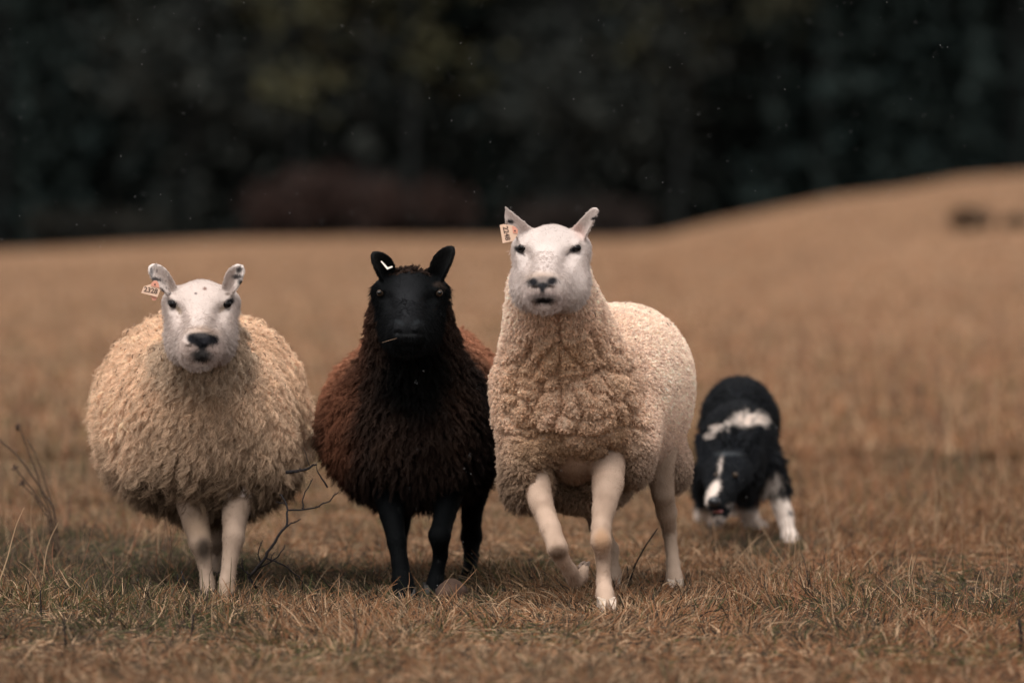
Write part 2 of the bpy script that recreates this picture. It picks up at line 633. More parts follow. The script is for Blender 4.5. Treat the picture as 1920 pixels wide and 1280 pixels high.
def grass_col(p, y=None):
    """straw, russet, grey and green patches"""
    q = p * np.array([1.0, 0.45, 0])
    a = fbm(q * 0.9, 3, 21); b = fbm(q * 1.7 + 40, 3, 31); c = fbm(q * 0.5 + 90, 2, 41)
    straw = np.array([0.37, 0.21, 0.122])
    col = np.tile(straw, (len(p), 1))
    col = mixc(col, [0.26, 0.145, 0.085], sstep(-0.1, 0.5, a) * 0.75)
    col = mixc(col, [0.145, 0.125, 0.07], sstep(0.05, 0.5, b) * 0.6)
    col = mixc(col, [0.12, 0.085, 0.06], sstep(0.05, 0.55, c) * 0.6)
    return col

xs = np.concatenate([np.linspace(-400, -40, 16), np.linspace(-36, -6, 26), np.linspace(-5.8, 5.8, 110), np.linspace(6, 36, 26), np.linspace(40, 400, 16)])
ys = np.concatenate([np.linspace(-40, 8, 12), np.linspace(8.5, 30, 170), np.linspace(31, 120, 90), np.linspace(125, 900, 24)])
GX, GY = np.meshgrid(xs, ys, indexing='ij')
GZ = ground_z(GX, GY)
gv = np.stack([GX, GY, GZ], -1).reshape(-1, 3)
ny = len(ys)
ii, jj = np.meshgrid(np.arange(len(xs) - 1), np.arange(ny - 1), indexing='ij')
b0 = (ii * ny + jj).ravel()
gf = np.stack([b0, b0 + ny, b0 + ny + 1, b0 + 1], 1)

def ground_mat():
    m = bpy.data.materials.new('dry_pasture')
    m.use_nodes = True
    n = m.node_tree; L = n.links; N = n.nodes
    b = N['Principled BSDF']
    b.inputs['Roughness'].default_value = 0.95
    b.inputs['Specular IOR Level'].default_value = 0.05
    tc = N.new('ShaderNodeTexCoord')
    sep = N.new('ShaderNodeSeparateXYZ')
    L.new(tc.outputs['Object'], sep.inputs[0])
    def noise(scale, sy, detail=4):
        mp = N.new('ShaderNodeMapping')
        mp.inputs['Scale'].default_value = (1, sy, 1)
        L.new(tc.outputs['Object'], mp.inputs['Vector'])
        z = N.new('ShaderNodeTexNoise')
        z.inputs['Scale'].default_value = scale
        z.inputs['Detail'].default_value = detail
        L.new(mp.outputs[0], z.inputs['Vector'])
        return z.outputs['Fac']
    def ramp(f, p0, p1, c0, c1):
        r = N.new('ShaderNodeValToRGB')
        r.color_ramp.elements[0].position, r.color_ramp.elements[1].position = p0, p1
        r.color_ramp.elements[0].color, r.color_ramp.elements[1].color = (*c0, 1), (*c1, 1)
        L.new(f, r.inputs[0])
        return r.outputs[0]
    def mix(f, a, c, factor=None):
        x = N.new('ShaderNodeMixRGB')
        if factor is None: L.new(f, x.inputs[0])
        else: x.inputs[0].default_value = factor
        L.new(a, x.inputs[1]); L.new(c, x.inputs[2])
        return x.outputs[0]
    far = ramp(noise(0.18, 0.25), 0.3, 0.72, (0.232, 0.133, 0.077), (0.148, 0.085, 0.050))
    far2 = ramp(noise(1.2, 0.3), 0.35, 0.7, (0.255, 0.147, 0.085), (0.155, 0.089, 0.053))
    farc = mix(None, far, far2, 0.45)
    near = ramp(noise(14, 0.6, 6), 0.35, 0.7, (0.05, 0.035, 0.022), (0.14, 0.09, 0.055))
    def rng_(a, c):
        r = N.new('ShaderNodeMapRange')
        r.inputs[1].default_value, r.inputs[2].default_value = a, c
        r.interpolation_type = 'SMOOTHSTEP'
        L.new(sep.outputs['Y'], r.inputs[0])
        return r.outputs[0]
    c = mix(rng_(20, 34), near, farc)
    lit = ramp(noise(0.5, 1), 0.3, 0.7, (0.045, 0.035, 0.026), (0.07, 0.05, 0.035))
    c = mix(rng_(107, 109.5), c, lit)
    L.new(c, b.inputs['Base Color'])
    bp = N.new('ShaderNodeBump')
    bp.inputs['Strength'].default_value = 0.6
    bp.inputs['Distance'].default_value = 0.05
    L.new(noise(9, 0.7, 6), bp.inputs['Height'])
    L.new(bp.outputs[0], b.inputs['Normal'])
    return m

ground = mesh_obj('ground', gv, gf, ground_mat())
tag(ground, 'dry straw coloured pasture rising to a low hill on the right', None, None, 'structure')

# ------------------------------------------------------------------ grass (uncountable)
def blades(n, y0, y1, hmin, hmax, rad, K, margin, colmul=1.0, bend=1.0):
    u = rng.random(n)
    y = np.sqrt(y0 ** 2 + u * (y1 ** 2 - y0 ** 2))
    if y1 > 40:
        y = y0 + (y1 - y0) * u ** 3.6
    x = (rng.random(n) * 2 - 1) * (0.092 * y + margin)
    # clumped: pull towards tuft centres
    g = 0.11
    cx = np.floor(x / g); cy = np.floor(y / g)
    hx = (cx + _hash(cx, cy, cy * 0, 1)) * g; hy = (cy + _hash(cx, cy, cy * 0, 2)) * g
    pull = rng.random(n) ** 1.5 * 0.55
    x0, y0_ = x + (hx - x) * pull, y + (hy - y) * pull
    p = np.stack([x0, y0_, np.zeros(n)], 1)
    z = ground_z(p[:, 0], p[:, 1])
    p[:, 2] = z - 0.006
    tall = 0.55 + 0.9 * _hash(cx, cy, cy * 0, 3) ** 1.5 + 0.8 * fbm(p * np.array([2.3, 1.5, 0]), 2, 61)
    h = rng.uniform(hmin, hmax, n) * np.clip(tall, 0.3, 2) * (1 + 1.3 * (rng.random(n) > 0.985) + .6 * (rng.random(n) > .93))
    wind = 2 * np.pi * vnoise(p * np.array([1.1, 0.8, 0]), 71)
    ang = np.where(rng.random(n) < 0.55, wind + rng.normal(0, 0.9, n), rng.uniform(0, 6.28, n))
    lean = np.abs(rng.normal(0.75, 0.5, n)) * bend
    dirx, diry = np.cos(ang), np.sin(ang) * 0.8
    outx = x - hx; outy = y - hy
    t = np.linspace(0, 1, K)[None, :]
    L = h[:, None]
    th = lean[:, None] * (0.35 + 1.25 * t)
    seg = 1.0 / (K - 1)
    hz = np.concatenate([np.zeros((n, 1)), np.cumsum(np.sin(th[:, :-1]) * seg, 1)], 1) * L
    vz = np.concatenate([np.zeros((n, 1)), np.cumsum(np.cos(th[:, :-1]) * seg, 1)], 1) * L
    sx = rng.normal(0, 0.05, (n, 1)) * L * np.sin(t * 4 + rng.uniform(0, 6, (n, 1)))
    pts = np.stack([p[:, :1] + dirx[:, None] * hz + sx + outx[:, None] * t * 0.5,
                    p[:, 1:2] + diry[:, None] * hz + outy[:, None] * t * 0.5,
                    p[:, 2:] + vz], 2)
    gz = p[:, 2:] + 0.004 + 0.01 * rng.random((n, 1))
    pts[:, 1:, 2] = np.maximum(pts[:, 1:, 2], gz)
    r = rad * rng.uniform(0.55, 1.4, (n, 1)) * (1 - 0.75 * t ** 1.6)
    col = grass_col(p)
    kind = rng.random(n)
    green = sstep(0.15, 0.55, fbm(p * np.array([2.2, 1.2, 0]) + 7, 2, 81))
    isg = kind < 0.04 + 0.22 * green
    col[isg] = np.array([0.095, 0.10, 0.042]) * rng.uniform(0.6, 1.5, (isg.sum(), 1))
    bright = kind > 0.87
    col[bright] = np.array([0.66, 0.48, 0.33]) * rng.uniform(0.65, 1.2, (bright.sum(), 1))
    dark = (kind > 0.66) & (kind < 0.86)
    col[dark] = np.array([0.045, 0.034, 0.027]) * rng.uniform(0.6, 1.4, (dark.sum(), 1))
    a_n = fbm(p * np.array([1.2, .7, 0]), 2, 44)
    pm = patches(p)
    pk = rng.random(n) < np.minimum(pm * 1.15, .9)
    col[pk] = np.where(rng.random((pk.sum(), 1)) < .45, np.array([[.075, .085, .042]]), np.array([[.085, .062, .048]])) * rng.uniform(.5, 1.5, (pk.sum(), 1))
    gr = (kind > 0.36) & (kind < 0.54)
    col[gr] = np.array([0.27, 0.205, 0.145]) * rng.uniform(0.6, 1.2, (gr.sum(), 1))
    red = (kind > 0.54 - .22 * sstep(.3, 1.2, p[:, 0] + .4 * a_n)) & (kind < 0.66) & ~pk
    col[red] = np.array([0.28, 0.135, 0.07]) * rng.uniform(0.7, 1.3, (red.sum(), 1))
    col = np.clip(col * rng.uniform(0.75, 1.25, (n, 1)) * np.array([.78, .72, .645]) * colmul, 0.01, 0.8)
    return pts, r * np.ones((n, K)), col

o = curves_obj('pasture_grass', *blades(360000, 11.6, 23.0, 0.013, 0.046, 0.00140, 6, 0.9), MAT['blade'])
tag(o, 'matted dry straw and green grass around the hooves', 'grass', None, 'stuff')
def stalks(n, px0, px1, y0, y1, h0, h1, rad, K=6):
    D = np.sqrt(rng.uniform(y0 ** 2, y1 ** 2, n))
    x = (rng.uniform(px0, px1, n) - 960) / FPX * D
    z = ground_z(x, D)
    h = rng.uniform(h0, h1, n) * rng.uniform(.5, 1, n)
    a = rng.uniform(0, 6.28, n); l = np.abs(rng.normal(.25, .22, n))
    t = np.linspace(0, 1, K)[None]
    hx = h[:, None] * np.sin(l)[:, None] * (t + .5 * t * t)
    pts = np.stack([x[:, None] + np.cos(a)[:, None] * hx + h[:, None] * .03 * np.sin(5 * t + a[:, None]), D[:, None] + np.sin(a)[:, None] * hx, z[:, None] + h[:, None] * np.cos(l)[:, None] * t], 2)
    r = rad * rng.uniform(.6, 1.4, (n, 1)) * (1 - .6 * t)
    c = np.array([[.20, .12, .07], [.10, .065, .045], [.42, .28, .17], [.26, .12, .07]])[rng.integers(0, 4, n)] * rng.uniform(.7, 1.3, (n, 1))
    return pts, r, c
sets = [stalks(700, -60, 2000, 12.2, 20, .05, .11, .0009), stalks(260, -80, 330, 15.5, 22, .12, .30, .0013), stalks(160, 1500, 2000, 17, 26, .14, .34, .0018),
        stalks(500, 1300, 2000, 14.2, 20, .07, .18, .0010), stalks(300, -60, 420, 22, 34, .15, .35, .0028), stalks(400, 1350, 2000, 24, 40, .2, .42, .0034)]
o = curves_obj('tall_grass', *[np.concatenate([q[i] for q in sets]) for i in range(3)], MAT['blade'])
tag(o, 'thin taller dry stalks standing above the matted grass', 'grass', None, 'stuff')
o = curves_obj('distant_grass', *blades(150000, 23.0, 85.0, 0.02, 0.075, 0.0030, 4, 1.2, 1.2, 0.8), MAT['blade'])
tag(o, 'blurred dry grass stretching behind the dog', 'grass', None, 'stuff')

# ------------------------------------------------------------------ sheep
def head_frame(poll, pitch, yaw, roll=0.0):
    """rows: w (image right), u (poll to nose), v (out of the forehead)"""
    u = np.array([math.sin(yaw) * math.cos(pitch), -math.cos(yaw) * math.cos(pitch), -math.sin(pitch)])
    w = np.array([math.cos(yaw), math.sin(yaw), 0.0])
    v = np.cross(u, w)
    w2 = w * math.cos(roll) + v * math.sin(roll)
    v2 = np.cross(u, w2)
    return np.stack([w2, u, v2])

def add_head(f, poll, R, s, wide=1.0, cheek=1.0, ew=.074, muz=1.0):
    H = lambda w, u, v: poll + s * (w * wide * R[0] + u * R[1] + v * R[2])
    E = lambda c, r, k=0.02, sub=False: f.ell(H(*c), [r[0] * s * wide, r[1] * s, r[2] * s], R, k, sub)
    E((0, .038, -.066), (.080, .070, .060), .03)
    for q in (-1, 1):
        E((q * .040, .018, -.034), (.044, .045, .031), .03)             # broad flat crown
    for q in (-1, 1):
        E((q * (ew - .020), .058, -.030), (.027, .042, .021), .03)      # brow and orbit
        E((q * .040 * cheek, .085, -.115), (.042 * cheek, .075, .060), .05)     # jaw muscle
        E((q * .068, .018, -.044), (.034, .030, .026), .03)             # ear base
    E((0, -.004, -.012), (.034, .030, .016), .02)
    f.cone(H(0, .05, -.060), H(0, .225, -.046), .060 * s, .034 * s, .04)
    f.cone(H(0, .06, -.125), H(0, .205, -.092), .054 * s, .030 * s, .04)
    for q in (-1, 1):
        E((q * .028, .150, -.088), (.028, .070, .040), .035)
    E((0, .230, -.056), (.047 * muz, .036, .036), .014)
    for q in (-1, 1):
        E((q * .020 * muz, .246, -.064), (.027 * muz, .024, .027), .010)   # upper lip
        E((q * .022 * muz, .250, -.040), (.013, .022, .012), .008)      # nostril wing
    E((0, .226, -.101), (.039 * muz, .034, .021), .010)
    for q in (-1, 1):
        E((q * .021 * muz, .276, -.042), (.010, .016, .005), .004, True)
    E((0, .278, -.064), (.0025, .014, .016), .004, True)
    E((0, .266, -.086), (.036 * muz, .024, .003), .004, True)
    for q in (-1, 1):
        E((q * (ew + .012), .080, -.027), (.014, .017, .009), .012, True)
        E((q * (ew - .006), .064, -.012), (.010, .018, .005), .010)
        E((q * .058, .140, -.026), (.012, .050, .010), .03, True)      # hollow beside the nose bridge      # upper lid
    return H

def eye_pos(H, q, ew=.074):
    return H(q * (ew - .0045), .071, -.0225)

SHEEP = {}

def polygon_plate(name, pts3, thick, mat, parent):
    """flat plate from an outline of 3D points (roughly facing the camera)"""
    n = len(pts3)
    v = [tuple(p + np.array([0, -thick / 2, 0])) for p in pts3] + [tuple(p + np.array([0, thick / 2, 0])) for p in pts3]
    f = [tuple(range(n)), tuple(range(2 * n - 1, n - 1, -1))]
    f += [(i, i + n, (i + 1) % n + n, (i + 1) % n) for i in range(n)]
    return mesh_obj(name, v, f, mat, parent, smooth=False)

def text_obj(name, body, loc, size, rotz, mat, parent):
    c = bpy.data.curves.new(name, 'FONT')
    c.body = body
    c.size = size
    c.align_x, c.align_y = 'CENTER', 'CENTER'
    c.extrude = 0.0003
    c.offset = size * 0.022
    tmp = bpy.data.objects.new(name, c)
    scene.collection.objects.link(tmp)
    bpy.context.view_layer.update()
    me = bpy.data.meshes.new_from_object(tmp.evaluated_get(bpy.context.evaluated_depsgraph_get()))
    bpy.data.objects.remove(tmp)
    bpy.data.curves.remove(c)
    me.materials.clear()
    me.materials.append(mat)
    o = bpy.data.objects.new(name, me)
    o.rotation_euler = (math.radians(90), rotz, 0)
    o.location = [float(v) for v in loc]
    return link(o, parent)

def leg(f, pts, k=0.015):
    f.chain([P(a, b, d) for a, b, d, r in pts], [M(r, d) for a, b, d, r in pts], k)

def hoof(name, c, toe, mat, parent, s=1.0):
    """two claws, side by side, pointing to toe"""
    c = np.asarray(c, float)
    d = np.asarray(toe, float); d /= np.linalg.norm(d)
    side = np.cross(d, [0, 0, 1.0]); side /= np.linalg.norm(side) + 1e-9
    up = np.cross(side, d)
    parts = []
    for q in (-1, 1):
        prof = [(-.022, .012, .0), (-.018, .016, .030), (.012, .014, .026), (.034, .007, .008)]
        b = []
        v, fc = [], []
        for (x, wv, h) in prof:
            for (sy, sz) in ((-1, 0), (1, 0), (1, 1), (-1, 1)):
                hh = max(h, 0.004)
                p = c + s * (d * x + side * (q * .0125 + sy * wv * .62) + up * (hh * sz))
                v.append(p)
        for i in range(3):
            for j in range(4):
                fc.append((i * 4 + j, i * 4 + (j + 1) % 4, (i + 1) * 4 + (j + 1) % 4, (i + 1) * 4 + j))
        fc.append((3, 2, 1, 0)); fc.append((12, 13, 14, 15))
        parts.append((v, fc))
    v, fc = join_geo(parts)
    return mesh_obj(name, v, fc, mat, parent, smooth=False)

def pt_ell(x, y, cx, cy, rx, ry, soft=0.35, ang=0.0):
    ca, sa = math.cos(ang), math.sin(ang)
    dx, dy = x - cx, y - cy
    a, b = (dx * ca + dy * sa) / rx, (-dx * sa + dy * ca) / ry
    return sstep(1 + soft, 1 - soft, np.sqrt(a * a + b * b))

# ---------- sheep with tag 2328 (left)
def sheep_left():
    root = thing('sheep', P(405, 1122, 15.5) * [1, 1, 0], 'shaggy cream sheep with a white face, black nose and ear tag 2328', 'sheep')
    poll = P(377, 532, 15.33)
    R = head_frame(poll, math.radians(27), 0.0, 0)
    f = Field(axis(-1.15, -.45, .012, [(-.97, -.62, .0035)]), axis(14.85, 16.75, .014, [(14.95, 15.45, .0035), (15.4, 15.7, .006)]),
              axis(-.02, .98, .012, [(-.02, .28, .006), (.55, .96, .0035)]))
    D = 15.9
    f.ell(P(380, 770, D), (M(150, D), .48, M(140, D)), k=.05)
    f.cone(poll + np.array([0, .04, -.10]), P(385, 760, 15.7), .075, .12, .04)
    H = add_head(f, poll, R, 1.02, 1.0, 1.12, .073)
    nE = np.array([0, -1, .15])
    f.ear(P(331, 556, 15.31), P(281, 497, 15.26), M(16.5, 15.3), .0045, nE + [.25, 0, 0], .014, .68, bw=.5)
    f.ear(P(422, 556, 15.31), P(454, 497, 15.26), M(17, 15.3), .0045, nE - [.25, 0, 0], .014, .68, bw=.5)
    leg(f, [(362, 930, 15.52, 38), (368, 982, 15.50, 24), (376, 1018, 15.46, 20.5), (384, 1055, 15.46, 13), (389, 1092, 15.45, 13), (390, 1118, 15.42, 17)], .009)
    leg(f, [(446, 920, 15.52, 36), (440, 972, 15.46, 22.5), (438, 1008, 15.42, 20), (431, 1050, 15.40, 14), (426, 1090, 15.37, 15), (423, 1120, 15.33, 18)], .009)
    leg(f, [(400, 930, 16.1, 45), (410, 1000, 16.15, 22), (398, 1035, 16.3, 18), (406, 1068, 16.2, 15), (407, 1092, 16.12, 16)])
    leg(f, [(430, 930, 16.2, 40), (423, 990, 16.25, 20), (421, 1040, 16.35, 14), (420, 1082, 16.3, 14)])
    co, Q = f.mesh(2)
    nr = normals(co, Q)

    def skin(p):
        x, y = PIX(p)
        c = np.tile([.52, .435, .395], (len(p), 1))
        front = p[:, 1] < 15.36
        legz = y > 930
        c[legz] = [.30, .222, .17]
        nz = fbm(p * 40, 2, 5)
        c = c * (1 + .08 * nz)[:, None] * (1 - .16 * sstep(0, .5, fbm(p * 9, 3, 15)))[:, None]
        c[legz] = mixc(c[legz], [.17, .12, .085], (sstep(-.05, .5, fbm(p * np.array([16, 16, 7]), 3, 25)) * .5 + sstep(1075, 1115, y) * .35)[legz])
        blk = np.array([.012, .012, .014])
        gry = np.array([.10, .085, .08])
        def put(m, col, cond=front):
            nonlocal c
            c = mixc(c, col, m * cond)
        # ear markings
        put(sstep(560, 540, y) * (np.abs(x - 378) > 62), [.66, .58, .54])
        put(pt_ell(x, y, 284, 510, 3.5, 9, .6), [.26, .24, .235])
        put(pt_ell(x, y, 293, 523, 10, 3.5, .5, .15), [.05, .045, .045])
        put(pt_ell(x, y, 304, 546, 4, 4, .5), [.10, .08, .08])
        put(pt_ell(x, y, 448, 505, 5.5, 6, .5), [.07, .06, .06])
        put(pt_ell(x, y, 445, 518, 10, 4.5, .5), [.08, .07, .07])
        put(pt_ell(x, y, 454, 529, 8, 5, .5, .4), [.03, .028, .028])
        put(sstep(.25, .45, fbm(p * 130, 2, 77)) * (y < 545) * (np.abs(x - 378) > 62) * .7, [.10, .085, .08])
        put(pt_ell(x, y, 461, 514, 2.5, 1.8, .5), [.05, .05, .05])
        put(pt_ell(x, y, 384, 541, 3.5, 3, .6), [.20, .12, .10])
        put(pt_ell(x, y, 367, 550, 2.2, 2, .6), [.10, .08, .08])
        put(pt_ell(x, y, 318, 550, 3, 2.5, .6), [.12, .10, .10])
        put(pt_ell(x, y, 427, 551, 5, 3, .6), [.18, .14, .12])
        # eye rims with tear mark
        put(pt_ell(x, y, 323, 568, 10.5, 6.5, .35, .6), blk)
        put(pt_ell(x, y, 335, 580, 10, 4, .8, .9), [.30, .23, .17])
        put(pt_ell(x, y, 430, 565.5, 10.5, 6.5, .35, -.6), blk)
        put(pt_ell(x, y, 417, 577, 10, 4, .8, -.9), [.30, .23, .18])
        # nose, philtrum, chin
        put(pt_ell(x, y, 380, 622, 26, 11, .6), [.43, .33, .27])
        put(pt_ell(x, y, 380, 655, 36, 26, .5) * .6, [.50, .385, .34])
        put(pt_ell(x, y, 362, 635, 12, 10.5, .4, .35), blk)
        put(pt_ell(x, y, 395, 634, 12, 10.5, .4, -.35), blk)
        put(pt_ell(x, y, 378, 632, 24, 9, .4), blk)
        put(pt_ell(x, y, 378, 628, 14, 5, .6) * .6, [.06, .055, .055])
        put(pt_ell(x, y, 379, 643, 15, 9, .35), blk)
        put(pt_ell(x, y, 379, 652, 6, 9, .4), blk)
        put(pt_ell(x, y, 378, 664, 20, 10, .55), [.07, .065, .065])
        put(pt_ell(x, y, 379, 671, 12, 3.2, .6) * .8, [.012, .011, .011])
        # dirty knees, dark hooves
        allp = np.ones(len(p), bool)
        put(pt_ell(x, y, 382, 1028, 12, 26, .7), [.06, .045, .035], legz)
        put(pt_ell(x, y, 432, 1100, 22, 8, .7), [.24, .17, .12], legz)
        put(pt_ell(x, y, 375, 985, 30, 20, .6), [.24, .17, .12], legz)
        return c
    body = mesh_obj('body', co, Q, MAT['skin'], root, skin(co))
    _, py = PIX(co)
    wgt = np.where(co[:, 1] < 15.42, np.where(py < 715, 4.0, 0.0), 0.0) + (py > 930) * 1.0
    wgt[(py > 715) & (py < 930)] = 0
    p, n = scatter(co, Q, nr, 80000, wgt)
    short_hair('short_hair', p, n, skin, MAT['hair'], body, .0055, .00045)
    edge = (co[:, 1] < 15.5) & (py > 575) & (py < 720) & (nr[:, 1] > -.5)
    p, n = scatter(co, Q, nr, 12000, edge * 1.0)
    short_hair('cheek_hair', p, n, skin, MAT['hair'], body, .015, .0006, np.array([0, .25, -1.0]), 4)
    for q in (-1, 1):
        e = eye_pos(H, q, .075)
        ball('eye', e, .0145, MAT['eye'], root, (.85, .9, .75))
    hoof('hoof', P(390, 1124, 15.42), (0, -1, -.05), MAT['hoof'], root)
    hoof('hoof', P(423, 1127, 15.33), (0, -1, -.05), MAT['hoof'], root)
    hoof('hoof', P(407, 1094, 16.10), (0, -1, -.4), MAT['hoof'], root)
    hoof('hoof', P(420, 1086, 16.28), (0, -1, -.05), MAT['hoof'], root)
    # fleece
    f = Field(np.arange(-1.22, -.42, .0075), np.arange(15.12, 16.75, .009), np.arange(.16, .92, .0075))
    D = 15.95
    f.ell(P(380, 768, D), (M(192, D), .50, M(146, D)), k=.04)
    f.ell(P(378, 725, D), (M(174, D), .48, M(143, D)), k=.05)
    f.ell(P(392, 788, 15.62), (M(152, 15.6), .24, M(138, 15.6)), k=.06)
    f.ell(P(400, 842, 15.72), (M(145, 15.6), .30, M(68, 15.6)), k=.05)
    f.cone(poll + np.array([0, .08, -.155]), P(386, 765, 15.55), .098, .155, .05)
    # bare the face
    for u_ in (.1, .2, .3):
        f.ell(H(0, u_, -.09), (.085, .085, .12), R, .02, True)
    co, Q = f.mesh(2)
    nr = normals(co, Q)
    d = .010 * fbm(co * np.array([14, 14, 7]), 3, 2) + .012 * fbm(co * 5, 2, 8)
    co = co + nr * d[:, None]
    nr = normals(co, Q)
    def fl(p):
        x, y = PIX(p)
        c = np.tile([.76, .545, .385], (len(p), 1))
        t = fbm(p * 7, 3, 12)
        c = mixc(c, [.52, .335, .21], sstep(-.2, .5, t) * .6)
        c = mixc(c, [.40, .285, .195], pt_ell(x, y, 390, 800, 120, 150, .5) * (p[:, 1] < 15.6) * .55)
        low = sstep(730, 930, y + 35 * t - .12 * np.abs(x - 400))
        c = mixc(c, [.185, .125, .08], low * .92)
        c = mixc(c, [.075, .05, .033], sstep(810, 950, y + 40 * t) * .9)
        collar = pt_ell(x, y, 378, 640, 105, 85, .3) * (p[:, 1] < 15.6)
        c = mixc(c, [.43, .345, .265], collar * .6)
        return c * (1 + .12 * fbm(p * 30, 2, 4))[:, None]
    fleece = mesh_obj('fleece', co, Q, MAT['fleece'], root, fl(co) * .38)  # base darker than the strands: shade between locks painted into its colour
    _, py = PIX(co)
    w = np.where(nr[:, 1] < .25, 1.0, .25) * (1.15 - .6 * sstep(640, 820, py))
    p, n = scatter(co, Q, nr, 100000, w)
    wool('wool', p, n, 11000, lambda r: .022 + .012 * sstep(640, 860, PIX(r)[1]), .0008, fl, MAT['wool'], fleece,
         droop=.50, clump=.72, wave=.14, waves=1.4, frizz=.0022, gravity=.55, varcol=.08, lvar=(.7, 1.15), swirl=.5)
    w = np.where(nr[:, 1] < .3, 1.0, .25) * (.05 + sstep(600, 800, py + 40 * vnoise(co * 8, 3)))
    p, n = scatter(co, Q, nr, 135000, w)
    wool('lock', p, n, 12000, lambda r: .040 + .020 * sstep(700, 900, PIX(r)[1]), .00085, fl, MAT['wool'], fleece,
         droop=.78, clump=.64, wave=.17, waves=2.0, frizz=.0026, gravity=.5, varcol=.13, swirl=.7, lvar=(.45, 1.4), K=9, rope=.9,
         flow=lambda r: np.stack([.25 * (r[:, 0] + .83) / .3, 0 * r[:, 0], 0 * r[:, 0]], 1))
    px_, py_ = PIX(co)
    chaff(co, nr, 90, fleece, (nr[:, 1] < 0) & (py_ < 760) & (np.abs(px_ - 378) > 60))
    # ear tag
    T = 15.20
    op = [(288.4, 526), (294, 526), (297.5, 531), (300, 545), (295, 557), (264.6, 549), (269.7, 537), (283, 532.5)]
    pp = [P(a, b, T) for a, b in op]
    tg = polygon_plate('ear_tag', pp, .0016, MAT['tag'], root)
    kp = polygon_plate('tag_neck', [P(a, b, T - .0018) for a, b in [(288, 526.5), (294, 526.5), (297.3, 531), (299, 540), (283, 536), (283, 532.8)]], .0012, MAT['tag_pink'], tg)
    polygon_plate('back_plate', [P(a, b, T + .006) for a, b in [(282, 552), (296, 555), (292, 563), (286, 563)]], .0016, MAT['tag_pink'], tg)
    ball('tag_pin', P(290.5, 533, T - .003), .0022, MAT['ink'], tg, seg=8, rings=6)
    text_obj('tag_number', '2328', P(282.6, 544.6, T - .0014), .0185, math.radians(11), MAT['ink'], tg)
    return root

